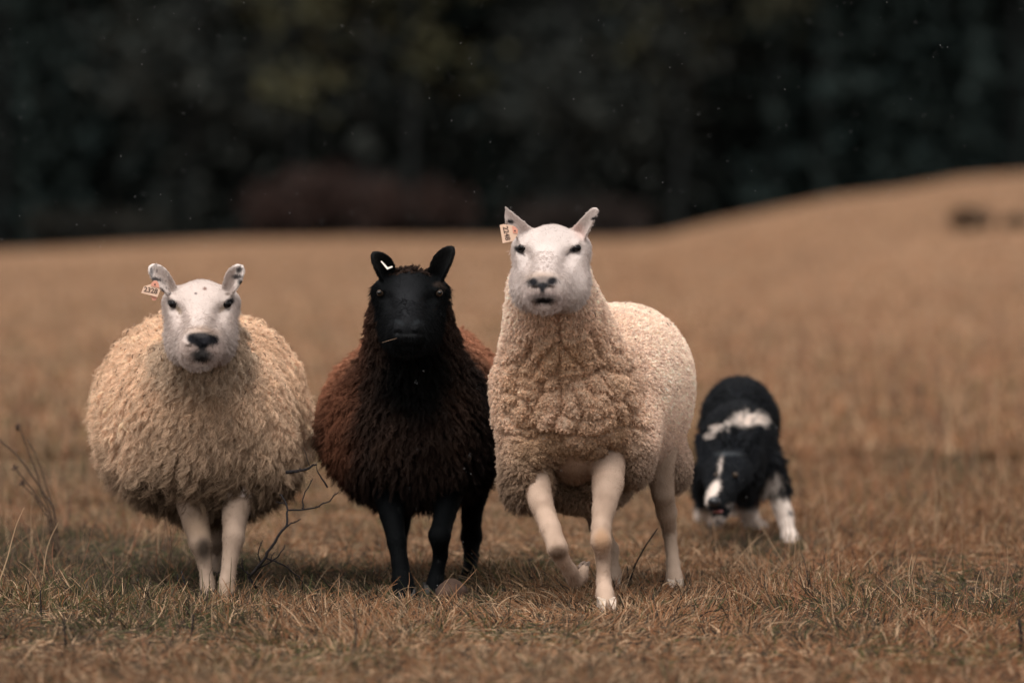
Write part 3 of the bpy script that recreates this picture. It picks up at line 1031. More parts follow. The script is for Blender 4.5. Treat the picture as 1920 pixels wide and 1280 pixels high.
# ---------- black sheep (middle)
def sheep_black():
    root = thing('sheep', P(800, 1115, 15.5) * [1, 1, 0], 'dark brown fleeced sheep with a black face and black legs', 'sheep')
    poll = P(770, 513, 15.30)
    R = head_frame(poll, math.radians(25), -.03, 0)
    f = Field(axis(-.58, .02, .012, [(-.40, -.13, .0035), (-.16, -.06, .006)]), axis(14.85, 16.8, .014, [(14.95, 15.42, .0035), (15.4, 15.7, .006)]),
              axis(-.02, 1.03, .012, [(-.02, .28, .006), (.62, 1.02, .0035)]))
    f.ell(P(775, 790, 15.95), (M(120, 15.9), .46, M(120, 15.9)), k=.05)
    f.cone(poll + np.array([0, .04, -.10]), P(775, 770, 15.7), .08, .12, .04)
    H = add_head(f, poll, R, 1.0, 1.0, .95, .077, 1.05)
    nE = np.array([0, -1, .1])
    f.ear(P(730, 530, 15.32), P(699, 474, 15.24), M(20, 15.3), .0065, nE + [.6, 0, 0], .020, .55, bw=.75)
    f.ear(P(815, 533, 15.32), P(849, 463, 15.24), M(20, 15.3), .0065, nE - [.6, 0, 0], .020, .55, bw=.75)
    leg(f, [(728, 910, 15.52, 34), (735, 965, 15.46, 22), (744, 1015, 15.40, 17), (750, 1055, 15.38, 15), (755, 1090, 15.36, 19), (760, 1118, 15.33, 23)], .010)
    leg(f, [(842, 910, 15.55, 34), (834, 965, 15.45, 19), (824, 1003, 15.38, 20), (826, 1040, 15.42, 13), (818, 1080, 15.42, 13.5), (812, 1108, 15.40, 19)], .010)
    leg(f, [(890, 915, 16.0, 30), (884, 970, 16.0, 18), (884, 1005, 16.05, 19.5), (883, 1045, 16.02, 13), (880, 1080, 15.95, 15), (878, 1100, 15.92, 17)])
    leg(f, [(760, 915, 16.1, 30), (750, 980, 16.15, 18), (748, 1040, 16.2, 13), (752, 1092, 16.15, 15)])
    co, Q = f.mesh(2)
    nr = normals(co, Q)
    def skin(p):
        x, y = PIX(p)
        c = np.tile([.0030, .0034, .0038], (len(p), 1))
        br = pt_ell(x, y, 760, 570, 26, 55, .8) * (p[:, 1] < 15.4)
        c = mixc(c, [.014, .0145, .016], br)  # dim sheen along the nose bridge, painted into the coat colour
        c = mixc(c, [.010, .010, .010], sstep(520, 490, y) * .8)
        c = mixc(c, [.0022, .0026, .003], sstep(900, 940, y))
        c = mixc(c, [.022, .016, .013], pt_ell(x, y, 823, 533, 10, 5, .6) * (p[:, 1] < 15.4))
        c = mixc(c, [.05, .055, .06], pt_ell(x, y, 745, 626, 5, 3, .5) * .7)
        for q_, a_ in ((748, 606), (782, 606)):
            c = mixc(c, [.016, .018, .02], pt_ell(x, y, q_, a_ - 3, 11, 3.5, .6, .5 if q_ < 765 else -.5) * (p[:, 1] < 15.2))  # faint highlight on each nostril rim, painted as lighter colour
        c = mixc(c, [.03, .032, .034], pt_ell(x, y, 765, 628, 22, 2.5, .6) * (p[:, 1] < 15.2))
        return c * (1 + .15 * fbm(p * 60, 2, 3))[:, None]
    body = mesh_obj('body', co, Q, MAT['dark_skin'], root, skin(co))
    _, py = PIX(co)
    wgt = np.where((co[:, 1] < 15.42) & (py < 690), 3.0, 0.0) + (py > 925) * 1.0
    p, n = scatter(co, Q, nr, 60000, wgt)
    short_hair('short_hair', p, n, skin, MAT['fur'], body, .0055, .00045)
    edge = (co[:, 1] < 15.5) & (py > 530) & (py < 720) & (nr[:, 1] > -.5)
    p, n = scatter(co, Q, nr, 12000, edge * 1.0)
    short_hair('cheek_hair', p, n, skin, MAT['fur'], body, .018, .0007, np.array([0, .25, -1.0]), 4)
    for q in (-1, 1):
        e = eye_pos(H, q, .083)
        ev = ball('eye', e, .0130, MAT['amber'], root, (.8, .9, .75))
        g = e + np.array([q * .003, -.0112, .0005])
        ball('pupil', g, .0046, MAT['pupil'], ev, (1.5, .5, .9), 12, 8)
    for (a, b, d) in ((762, 1124, 15.33), (811, 1116, 15.40), (878, 1104, 15.90), (752, 1096, 16.13)):
        hoof('hoof', P(a, b, d), (.05, -1, -.05), MAT['hoof'], root, 1.15)
    f = Field(np.arange(-.62, .06, .0075), np.arange(15.10, 16.75, .009), np.arange(.18, .95, .0075))
    D = 15.95
    f.ell(P(768, 776, D), (M(158, D), .50, M(142, D)), k=.04)
    f.ell(P(800, 742, 16.0), (M(136, D), .46, M(136, D)), k=.05)
    f.ell(P(772, 790, 15.58), (M(132, 15.6), .22, M(124, 15.6)), k=.06)
    f.ell(P(788, 840, 15.75), (M(134, 15.6), .32, M(66, 15.6)), k=.05)
    f.cone(poll + np.array([0, .065, -.120]), P(776, 740, 15.52), .104, .152, .05)
    f.ell(H(0, -.006, -.016), (.060, .036, .026), R, .015)
    for u_ in (.11, .2, .3):
        f.ell(H(0, u_ + .02, -.08), (.080, .085, .11), R, .02, True)
    co, Q = f.mesh(2)
    nr = normals(co, Q)
    d = .010 * fbm(co * np.array([16, 16, 8]), 3, 2) + .010 * fbm(co * 5, 2, 18)
    co = co + nr * d[:, None]
    nr = normals(co, Q)
    def fl(p):
        x, y = PIX(p)
        t = fbm(p * 9, 3, 12)
        c = np.tile([.030, .019, .015], (len(p), 1))
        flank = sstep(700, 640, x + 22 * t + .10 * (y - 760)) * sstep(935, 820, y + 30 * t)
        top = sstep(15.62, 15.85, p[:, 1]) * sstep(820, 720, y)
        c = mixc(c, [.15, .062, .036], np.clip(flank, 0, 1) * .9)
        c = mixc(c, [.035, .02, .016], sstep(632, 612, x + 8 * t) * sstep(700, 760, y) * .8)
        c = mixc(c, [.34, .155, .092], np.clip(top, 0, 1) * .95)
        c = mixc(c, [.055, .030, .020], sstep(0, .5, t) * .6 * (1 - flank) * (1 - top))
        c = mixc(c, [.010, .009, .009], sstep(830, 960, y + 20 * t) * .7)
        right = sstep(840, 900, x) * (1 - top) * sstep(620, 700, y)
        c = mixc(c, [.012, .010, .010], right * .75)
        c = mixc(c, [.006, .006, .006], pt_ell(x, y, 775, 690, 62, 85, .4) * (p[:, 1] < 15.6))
        return c * (1 + .15 * fbm(p * 30, 2, 4))[:, None]
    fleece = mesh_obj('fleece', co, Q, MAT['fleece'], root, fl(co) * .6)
    w = np.where(nr[:, 1] < .25, 1.0, .25)
    p, n = scatter(co, Q, nr, 130000, w)
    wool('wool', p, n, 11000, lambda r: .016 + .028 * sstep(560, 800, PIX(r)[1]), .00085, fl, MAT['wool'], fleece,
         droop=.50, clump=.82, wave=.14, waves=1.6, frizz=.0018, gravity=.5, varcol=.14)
    # tag seen edge-on
    T = 15.21
    tg = polygon_plate('ear_tag', [P(a, b, T) for a, b in [(713.5, 490), (715.8, 489), (727, 501), (735, 498.5), (736.5, 501), (726, 505.5)]], .012, MAT['tag_white'], root)
    return root

# ---------- sheep with tag 2248 (right)
def sheep_right():
    root = thing('sheep', P(1140, 1140, 15.2) * [1, 1, 0], 'tall cream sheep with a raised white head, one lifted foreleg and ear tag 2248', 'sheep')
    poll = P(1034, 428, 14.93)
    R = head_frame(poll, math.radians(23.5), -.10, 0)
    f = Field(axis(-.02, .55, .012, [(-.04, .27, .0035), (.26, .5, .006)]), axis(14.45, 16.35, .014, [(14.55, 15.03, .0035), (15.0, 15.4, .006)]),
              axis(-.02, 1.12, .012, [(-.02, .32, .006), (.74, 1.10, .0035)]))
    f.ell(P(1145, 750, 15.65), (M(95, 15.6), .38, M(105, 15.6)), k=.05)
    f.ell(P(1078, 800, 15.24), (M(72, 15.2), .15, M(85, 15.2)), k=.05)
    f.ell(P(1080, 855, 15.24), (M(46, 15.2), .09, M(36, 15.2)), k=.05)
    f.ell(P(1080, 878, 15.40), (M(50, 15.2), .16, M(34, 15.2)), k=.05)
    f.cone(poll + np.array([0, .05, -.10]), P(1060, 730, 15.25), .085, .13, .04)
    H = add_head(f, poll, R, 1.04, .97, 1.25, .073)
    nE = np.array([0, -1, .15])
    f.ear(P(990, 452, 14.94), P(936, 387, 14.84), M(22, 14.9), .0042, nE + [.4, 0, 0], .018, tri=True)
    f.ear(P(1076, 458, 14.94), P(1119, 390, 14.84), M(22, 14.9), .0042, nE - [.4, 0, 0], .018, tri=True)
    # standing foreleg
    leg(f, [(1140, 850, 15.24, 36), (1140, 905, 15.12, 29), (1132, 955, 15.02, 21), (1127, 990, 14.97, 18), (1127, 1014, 14.94, 19), (1131, 1045, 14.97, 13.5), (1132, 1090, 14.96, 13.5), (1134, 1112, 14.93, 16), (1137, 1134, 14.89, 17)], .009)
    # lifted foreleg
    leg(f, [(1000, 880, 15.18, 30), (1014, 940, 15.06, 22), (1032, 990, 14.96, 19), (1045, 1026, 14.92, 18.5), (1053, 1046, 14.95, 14), (1068, 1068, 15.0, 13), (1078, 1084, 15.05, 15), (1090, 1080, 15.08, 12), (1096, 1066, 15.10, 9)], .009)
    # hind legs
    leg(f, [(1235, 850, 15.75, 38), (1243, 925, 15.75, 21), (1250, 960, 15.80, 19.5), (1256, 1000, 15.86, 13.5), (1262, 1055, 15.78, 13), (1264, 1080, 15.74, 15.5), (1266, 1098, 15.72, 16)], .010)
    leg(f, [(1095, 880, 15.60, 40), (1108, 935, 15.62, 24), (1125, 985, 15.68, 18), (1146, 1030, 15.75, 13), (1150, 1075, 15.75, 14), (1150, 1098, 15.72, 16)], .02)
    co, Q = f.mesh(2)
    nr = normals(co, Q)
    def skin(p):
        x, y = PIX(p)
        c = np.tile([.555, .475, .44], (len(p), 1))
        front = p[:, 1] < 15.0
        legz = y > 800
        c[legz] = [.43, .31, .235]
        c = c * (1 + .06 * fbm(p * 40, 2, 5))[:, None] * (1 - .12 * sstep(0, .5, fbm(p * 9, 3, 15)))[:, None]
        c[legz] = mixc(c[legz], [.20, .135, .095], (sstep(-.05, .5, fbm(p * np.array([16, 16, 7]), 3, 25)) * .5 + sstep(1095, 1140, y) * .3)[legz])
        blk = [.012, .012, .014]
        def put(m, col, cond=front):
            nonlocal c
            c = mixc(c, col, m * cond)
        put(pt_ell(x, y, 957, 415, 6.5, 4, .4, .2), blk)
        put(pt_ell(x, y, 1114, 409, 6.5, 2.6, .4, -.45), blk)
        put(pt_ell(x, y, 973, 468, 10, 6, .35, .6), blk)
        put(pt_ell(x, y, 980, 476, 6, 2, .6, .7), [.15, .12, .11])
        put(pt_ell(x, y, 1077, 467, 11, 6, .35, -.45), blk)
        put(pt_ell(x, y, 1066, 475, 7, 2, .6, -.6), [.15, .12, .11])
        put(pt_ell(x, y, 1016, 518, 26, 9, .7), [.44, .34, .28])
        put(pt_ell(x, y, 1020, 560, 38, 26, .5) * .6, [.52, .40, .36])
        put(pt_ell(x, y, 1085, 430, 10, 22, .6, -.5) * .5, [.60, .42, .37])
        put(pt_ell(x, y, 1018, 526, 26, 9, .5) * .75, [.13, .11, .105])
        put(pt_ell(x, y, 1000, 529, 9.5, 8, .5, .5), blk)
        put(pt_ell(x, y, 1035, 527, 10, 7.5, .5, -.5), blk)
        put(pt_ell(x, y, 1018, 535, 12, 6, .4), [.03, .03, .033])
        put(pt_ell(x, y, 1017, 542, 5, 8, .5), [.03, .03, .035])
        put(pt_ell(x, y, 1019, 556, 27, 8, .6), [.22, .18, .17])
        put(pt_ell(x, y, 1020, 562, 19, 4.5, .4), [.02, .016, .016])
        put(pt_ell(x, y, 1128, 1012, 16, 20, .55), [.34, .21, .13], legz)
        put(pt_ell(x, y, 1046, 1036, 15, 13, .55), [.13, .085, .06], legz)
        put(pt_ell(x, y, 1078, 878, 44, 34, .6), [.30, .20, .14], legz)
        put(sstep(15.35, 15.5, p[:, 1]) * .4, [.38, .29, .22], legz)
        put(pt_ell(x, y, 1108, 948, 30, 50, .5) * (p[:, 1] > 15.4), [.24, .17, .125], legz)
        return c
    body = mesh_obj('body', co, Q, MAT['skin'], root, skin(co))
    _, py = PIX(co)
    wgt = np.where((co[:, 1] < 15.05) & (py < 620), 3.0, 0.0) + (py > 820) * 1.0
    p, n = scatter(co, Q, nr, 80000, wgt)
    short_hair('short_hair', p, n, skin, MAT['hair'], body, .0055, .00045)
    edge = (co[:, 1] < 15.12) & (py > 470) & (py < 640) & (nr[:, 1] > -.5)
    p, n = scatter(co, Q, nr, 12000, edge * 1.0)
    short_hair('cheek_hair', p, n, skin, MAT['hair'], body, .013, .0006, np.array([0, .25, -1.0]), 4)
    for q in (-1, 1):
        ball('eye', eye_pos(H, q, .075), .0148, MAT['eye'], root, (.85, .9, .7))
    hoof('hoof', P(1138, 1143, 14.88), (.1, -1, -.05), MAT['pale_hoof'], root, 1.1)
    hoof('hoof', P(1097, 1064, 15.11), (.35, .5, .8), MAT['grey_hoof'], root, .55)
    hoof('hoof', P(1267, 1106, 15.70), (.05, -1, -.05), MAT['pale_hoof'], root, 1.0)
    hoof('hoof', P(1150, 1104, 15.70), (0, -1, -.05), MAT['pale_hoof'], root, .9)
    f = Field(np.arange(-.08, .56, .0045), axis(14.85, 16.35, .009, [(14.85, 15.35, .0045)]), np.arange(.20, 1.02, .0045))
    f.cone(poll + np.array([0, .08, -.165]), P(1060, 700, 15.22), .108, .175, .05)
    f.ell(P(1064, 745, 15.22), (M(130, 15.2), .21, M(118, 15.2)), k=.05)
    f.ell(P(985, 862, 15.22), (M(44, 15.2), .15, M(84, 15.2)), k=.05)
    f.ell(P(1060, 795, 15.25), (M(118, 15.2), .16, M(62, 15.2)), k=.04)
    f.ell(P(1190, 822, 15.32), (M(42, 15.2), .15, M(84, 15.2)), k=.05)
    Rz = np.array([[math.cos(.16), -math.sin(.16), 0], [math.sin(.16), math.cos(.16), 0], [0, 0, 1.0]])
    f.ell(P(1152, 730, 15.68), (M(136, 15.6), .48, M(158, 15.6)), Rz, k=.05)
    f.ell(P(1192, 737, 15.85), (M(98, 15.8), .28, M(140, 15.8)), k=.05)
    f.ell(P(1262, 868, 15.85), (M(32, 15.8), .12, M(44, 15.8)), k=.04)
    f.ell(P(1090, 895, 15.5), (M(90, 15.5), .25, M(48, 15.5)), k=.04)
    f.cone(P(1078, 925, 14.95), P(1078, 905, 15.3), .042, .042, .03, True)
    for u_ in (.1, .2, .3):
        f.ell(H(0, u_ + .01, -.085), (.092, .085, .115), R, .02, True)
    co, Q = f.mesh(2)
    nr = normals(co, Q)
    x, y = PIX(co)
    chest = pt_ell(x, y, 1060, 770, 150, 175, .35) * (nr[:, 1] < .2) * (co[:, 1] < 15.5)
    warp = co + .010 * np.stack([vnoise(co * 30, 1), vnoise(co * 30, 2), vnoise(co * 30, 3)], 1)
    a1, a2 = worley(warp * np.array([62, 40, 46]), 4)
    cell = np.clip((a2 - a1) * 2.4, 0, 1) ** .55
    b1, b2 = worley(warp * np.array([24, 20, 30]) + 5, 14)
    cell2 = np.clip((b2 - b1) * 3.2, 0, 1) ** .6
    fold = 1 - np.abs(fbm(co * np.array([10, 9, 15]), 2, 9)) * 3.0
    fold = np.clip(fold, 0, 1) ** 3
    gx, gy = PIX(co + .004 * np.stack([vnoise(co * 60, 31), vnoise(co * 60, 32), vnoise(co * 60, 33)], 1))
    crack = np.zeros(len(co))
    for pl in ([(1046, 596), (1052, 640), (1046, 690), (1052, 750), (1040, 800)], [(1050, 640), (1018, 668), (1000, 705)], [(1054, 648), (1092, 690), (1112, 745)],
               [(1000, 640), (975, 690), (968, 760)], [(950, 812), (1000, 822), (1060, 812), (1120, 818), (1170, 798), (1214, 806)], [(1118, 690), (1150, 740), (1158, 790)],
               [(1184, 690), (1176, 760), (1190, 830)], [(1020, 720), (1000, 770), (1010, 812)], [(1075, 730), (1090, 780), (1080, 812)], [(1105, 620), (1125, 670)], [(985, 860), (1010, 890)]):
        for (ax_, ay_), (bx_, by_) in zip(pl[:-1], pl[1:]):
            t_ = np.clip(((gx - ax_) * (bx_ - ax_) + (gy - ay_) * (by_ - ay_)) / ((bx_ - ax_) ** 2 + (by_ - ay_) ** 2), 0, 1)
            crack = np.maximum(crack, np.exp(-((gx - ax_ - t_ * (bx_ - ax_)) ** 2 + (gy - ay_ - t_ * (by_ - ay_)) ** 2) / 34))
    crack = crack * (nr[:, 1] < .1) * (co[:, 1] < 15.5)
    d = -.022 * crack + (.0095 * cell + .0075 * cell2 - .024 * fold * chest) * (.22 + 1.0 * chest) + .008 * fbm(co * 6, 2, 18)
    co = co + nr * d[:, None]
    nr = normals(co, Q)
    def fl(p):
        x, y = PIX(p)
        t = fbm(p * 8, 3, 12)
        c = np.tile([.92, .71, .58], (len(p), 1))
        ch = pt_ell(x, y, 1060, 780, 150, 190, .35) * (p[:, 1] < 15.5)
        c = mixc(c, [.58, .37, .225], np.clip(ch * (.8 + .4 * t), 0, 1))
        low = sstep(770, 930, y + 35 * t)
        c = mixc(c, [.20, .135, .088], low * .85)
        return c * (1 + .10 * fbm(p * 30, 2, 4))[:, None]
    fleece = mesh_obj('fleece', co, Q, MAT['fleece'], root, fl(co) * .62)  # darker base: dirt at the roots, plus painted shade in the cracks
    w = np.where(nr[:, 1] < .25, 1.0, .3)
    p, n = scatter(co, Q, nr, 210000, w)
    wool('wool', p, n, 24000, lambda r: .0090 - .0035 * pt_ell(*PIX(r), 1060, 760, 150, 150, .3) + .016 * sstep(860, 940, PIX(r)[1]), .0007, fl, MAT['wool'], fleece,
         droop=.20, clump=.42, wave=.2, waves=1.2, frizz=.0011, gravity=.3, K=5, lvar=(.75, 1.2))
    px_, py_ = PIX(co)
    chaff(co, nr, 50, fleece, (nr[:, 1] < .1), .008)
    chaff(co, nr, 16, fleece, (nr[:, 1] < .1) & (py_ < 620), .008)
    T = 14.80
    op = [(937, 422), (944, 420), (963, 423), (971.6, 430.6), (970.6, 440), (962, 452), (942.5, 456)]
    tg = polygon_plate('ear_tag', [P(a, b, T) for a, b in op], .0016, MAT['tag'], root)
    polygon_plate('tag_neck', [P(a, b, T - .0018) for a, b in [(960, 424), (967, 425.5), (971, 431), (970.5, 438), (962, 437)]], .0012, MAT['tag_pink'], tg)
    ball('tag_pin', P(965.5, 432.5, T - .003), .0022, MAT['ink'], tg, seg=8, rings=6)
    text_obj('tag_number', '2248', P(949.5, 437.5, T - .0014), .0185, math.radians(78), MAT['ink'], tg)
    return root

# ---------- the dog
def collie():
    root = thing('dog', P(1400, 1015, 17.9) * [1, 1, 0], 'black and white herding dog crouching low behind the sheep', 'dog')
    f = Field(axis(.45, 1.0, .007, []), axis(16.95, 18.85, .008, []), axis(-.02, .66, .007, []))
    q = lambda x, y, d: P(x, y, d)
    f.ell(q(1386, 786, 18.35), (M(68, 18), .26, M(80, 18)), k=.05)
    f.ell(q(1384, 835, 17.95), (M(68, 18), .24, M(80, 18)), k=.05)
    f.ell(q(1372, 868, 17.70), (M(56, 17.6), .14, M(62, 17.6)), k=.05)
    # head: broad skull, stop, tapering muzzle, open jaw, pricked ears
    f.ell(q(1364, 882, 17.42), (M(45, 17.4), .08, M(36, 17.4)), k=.02)
    f.ell(q(1357, 898, 17.34), (M(33, 17.4), .06, M(30, 17.4)), k=.02)
    f.cone(q(1354, 904, 17.32), q(1340, 938, 17.18), M(26, 17.3), M(15, 17.2), .015)
    f.cone(q(1358, 928, 17.36), q(1348, 968, 17.22), M(20, 17.3), M(10, 17.2), .010)
    f.ell(q(1346, 955, 17.18), (M(17, 17.2), .035, M(4.5, 17.2)), k=.004, sub=True)
    for s in (-1, 1):
        f.ell(q(1361 + s * 19, 889, 17.30), (M(8, 17.4), .012, M(6, 17.4)), k=.008, sub=True)
    f.ear(q(1400, 866, 17.44), q(1428, 796, 17.42), M(20, 17.4), .007, (0, -1, .2), .012, tri=True)
    f.ear(q(1330, 866, 17.44), q(1306, 812, 17.46), M(19, 17.4), .007, (0, -1, .2), .012, tri=True)
    # legs
    f.chain([q(1440, 872, 17.85), q(1456, 915, 17.86), q(1470, 960, 17.84), q(1480, 1004, 17.80), q(1484, 1013, 17.74)],
            [M(a, 17.8) for a in (30, 20, 13, 12, 12.5)], .015)
    f.chain([q(1330, 880, 18.1), q(1322, 930, 18.35), q(1316, 955, 18.75), q(1314, 968, 18.8)], [M(a, 17.8) for a in (26, 17, 10, 10)], .02)
    f.chain([q(1405, 870, 18.45), q(1398, 935, 18.40), q(1404, 965, 18.58), q(1412, 982, 18.52), q(1428, 987, 18.45)], [M(a, 18.4) for a in (34, 22, 14, 13, 11)], .02)
    f.chain([q(1350, 870, 18.45), q(1345, 935, 18.45), q(1342, 965, 18.62), q(1340, 983, 18.5)], [M(a, 18.4) for a in (32, 20, 12, 12)], .02)
    f.chain([q(1386, 830, 18.6), q(1380, 900, 18.75), q(1376, 950, 18.8)], [.045, .04, .025], .02)
    co, Q = f.mesh(2)
    nr = normals(co, Q)
    def coat(p):
        x, y = PIX(p)
        c = np.tile([.008, .009, .011], (len(p), 1))
        c = c * (1 + .35 * fbm(p * 14, 2, 3))[:, None]
        wh = np.array([.68, .585, .52])
        def put(m, col=wh, cond=True):
            nonlocal c
            c = mixc(c, col, m * cond)
        n_ = 5 * fbm(p * 25, 2, 5)
        back = p[:, 1] > 17.6
        put(pt_ell(x + n_, y + n_, 1402, 790, 30, 13, .3, -.18), wh, back)
        put(pt_ell(x + n_, y + n_, 1352, 802, 24, 3.5, .5, -.4), wh * .8, back)
        put(pt_ell(x + n_, y, 1342, 816, 22, 4, .4, -.35), wh * .8, back)
        hd = p[:, 1] < 17.52
        put(pt_ell(x, y, 1351, 872, 2.4, 18, .5, .12), wh * .8, hd)
        put(pt_ell(x, y, 1338, 918, 8.5, 20, .35, .45), wh, hd)
        put(pt_ell(x, y, 1326, 940, 3.5, 12, .4, .1), wh * .8, hd)
        put(pt_ell(x, y, 1365, 850, 22, 3.5, .7), [.05, .055, .06], hd)  # sheen arc over the skull, painted as a paler streak
        put(pt_ell(x, y, 1344, 970, 16, 5, .4), wh * .8, hd)
        put(pt_ell(x, y, 1367, 944, 8, 2.5, .4, -.5), wh * .5, hd)
        put(sstep(925, 938, y + n_) * (x > 1440))
        put(pt_ell(x, y, 1448, 908, 13, 20, .5, .3), [.42, .36, .32])
        put(sstep(945, 960, y + n_) * (p[:, 1] > 18.2))
        put(sstep(972, 985, y) * (x < 1335) * (p[:, 1] > 17.8), [.35, .3, .26])
        put(pt_ell(x, y, 1481, 960, 3, 4, .5), [.08, .08, .09])
        return c
    body = mesh_obj('body', co, Q, MAT['fleece'], root, coat(co))
    x, y = PIX(co)
    head = (co[:, 1] < 17.50) & (x < 1440)
    legs = (y > 925) & (co[:, 1] > 17.6)
    w = np.where(head | legs, 0.0, 1.0)
    p, n = scatter(co, Q, nr, 60000, w)
    wool('fur', p, n, 4200, .028, .0008, coat, MAT['dog_fur'], body, droop=.45, clump=.6, wave=.06, waves=1.0, frizz=.0018, gravity=.3,
         flow=lambda r: np.tile([0.0, .6, -.1], (len(r), 1)), varcol=.2)
    p, n = scatter(co, Q, nr, 30000, 1.0 - w)
    short_hair('short_fur', p, n, coat, MAT['dog_fur'], body, .012, .0008)
    ball('nose', P(1339, 940, 17.145), M(12, 17.2), MAT['nose'], root, (1.0, .8, .85))
    for s in (-1, 1):
        ball('eye', P(1361 + s * 18, 890, 17.285), .0085, MAT['amber'], root)
    # tongue and lower teeth inside the open mouth
    ball('tongue', P(1346, 958, 17.195), M(10, 17.3), MAT['tongue'], root, (1, 1.4, .35))
    for (a, b, d) in ((1484, 1016, 17.72), (1314, 973, 18.75), (1428, 992, 18.42)):
        for k in range(4):
            ball('toe', P(a - 9 + k * 6, b, d - .01 * (1 if k in (1, 2) else 0)), M(4.8, 18), PAW, root, (.9, 1.4, .9), 10, 8)
    return root

PAW = mat_plain('white_paw', (.50, .42, .36), .9, .1, noise=(80, .2))
sheep_left()
sheep_black()
sheep_right()
collie()

# ------------------------------------------------------------------ twigs, stems, stone
def jag(pts, amp, seed):
    r = random.Random(seed)
    out = [np.asarray(pts[0], float)]
    for a, b in zip(pts[:-1], pts[1:]):
        a, b = np.asarray(a, float), np.asarray(b, float)
        m = (a + b) / 2 + np.array([r.uniform(-1, 1), r.uniform(-1, 1), r.uniform(-1, 1)]) * amp
        out += [m, b]
    return out

def branch(parent, name, px, D, r0, r1, seed=0, thorns=True, mat='twig', dz=0.0):
    q = lambda a: P(440 + a[0] / 4.92, 840 + a[1] / 4.92, D(a) if callable(D) else D)
    pts = jag([q(a) for a in px], .0012, seed)
    n = len(pts)
    rad = [1.35 * (r0 + (r1 - r0) * i / (n - 1)) for i in range(n)]
    parts = [tube_geo(pts, rad, 6)]
    r = random.Random(seed + 5)
    if thorns:
        for i in range(1, n - 1):
            if r.random() < .7:
                d = np.array([r.uniform(-1, 1), r.uniform(-.6, .6), r.uniform(-.4, 1)]); d /= np.linalg.norm(d)
                parts.append(tube_geo([pts[i], pts[i] + d * r.uniform(.004, .009)], [rad[i] * .8, .0004], 4))
    v, fc = join_geo(parts)
    return mesh_obj(name, v, fc, MAT[mat], parent)

T = thing('thorn_branch', P(466, 1085, 15.25) * [1, 1, 0], 'bare dark thorny branch rising from the grass and snagging the left sheep', 'branch')
Db = lambda a: 15.22 + .04 * math.sin(a[1] / 190)
br = [
    ([(130, 1190), (210, 1100), (285, 1010), (300, 960), (370, 870), (410, 795), (470, 730), (485, 680), (480, 600), (490, 570), (465, 490), (430, 430), (415, 425)], .0032, .0016),
    ([(490, 572), (600, 570), (700, 555), (780, 535), (810, 510), (880, 488), (920, 430), (955, 405)], .0019, .0009),
    ([(625, 555), (635, 525), (625, 480), (650, 400), (690, 340), (720, 280)], .0014, .0009),
    ([(470, 735), (520, 690), (575, 675), (610, 650)], .0015, .0008),
    ([(285, 1010), (370, 1040), (450, 1075), (520, 1130), (590, 1180), (625, 1230), (625, 1300)], .0018, .001),
    ([(180, 1130), (330, 1050), (400, 1000), (450, 930), (465, 885)], .0016, .0008),
    ([(235, 1045), (215, 980), (235, 900), (258, 845)], .0014, .0007),
    ([(330, 1040), (345, 990), (375, 955)], .0012, .0007),
    ([(145, 1170), (80, 1120), (35, 1080)], .0017, .001),
    ([(80, 1120), (65, 1060), (68, 1005)], .0012, .0008),
    ([(130, 1190), (200, 1290)], .003, .0025),
    ([(460, 510), (420, 505), (385, 490)], .0013, .0007),
]
for i, (pp, a, b) in enumerate(br):
    branch(T, 'stem' if i == 0 else 'side_shoot', pp, Db, a, b, i)
T = thing('snagged_twig', P(555, 882, 15.32), 'short dark thorny twig caught in the wool of the left sheep', 'twig')
branch(T, 'twig_stem', [(470, 222), (540, 215), (600, 205), (670, 190), (720, 155), (760, 150)], 15.32, .0038, .0018, 31)
branch(T, 'twig_stem', [(690, 160), (660, 60), (630, 0)], 15.32, .0009, .0005, 32, False)
T = thing('hanging_twig', P(593, 875, 15.32), 'thin drooping dark leaf stalk hanging from the snagged twig tip', 'twig')
branch(T, 'stalk', [(752, 155), (760, 205), (772, 230), (800, 275), (850, 350)], 15.32, .0006, .002, 33, False)
ball('bud', P(440 + 853 / 4.92, 840 + 355 / 4.92, 15.32), .003, MAT['twig'], T, seg=8, rings=6)

def stem_thing(pts, D, r0, r1, label, seed, mat='drystem', name='dead_stem', cat='stem', head=None, group=None):
    k = ground_hit(*pts[0])[1]
    r0, r1, D = r0 * k / D * 1.25, r1 * k / D * 1.25, k
    base = P(*pts[0], D)
    T = thing(name, base, label, cat, group)
    q = jag([P(*a, D) for a in pts], .0015, seed)
    n = len(q)
    v, fc = tube_geo(q, [r0 + (r1 - r0) * i / (n - 1) for i in range(n)], 6)
    mesh_obj('stem', v, fc, MAT[mat], T)
    if head:
        for (hx, hy, hr) in head:
            c = P(hx, hy, D)
            parts = []
            r = random.Random(seed)
            for k in range(26):
                d = np.array([r.gauss(0, 1), r.gauss(0, 1), r.gauss(.4, 1)]); d /= np.linalg.norm(d)
                parts.append(tube_geo([c, c + d * M(hr, D) * r.uniform(.7, 1.15)], [M(hr, D) * .22, .0006], 4))
            v, fc = join_geo(parts)
            mesh_obj('seed_head', v, fc, MAT['seed'], T, smooth=False)
    return T

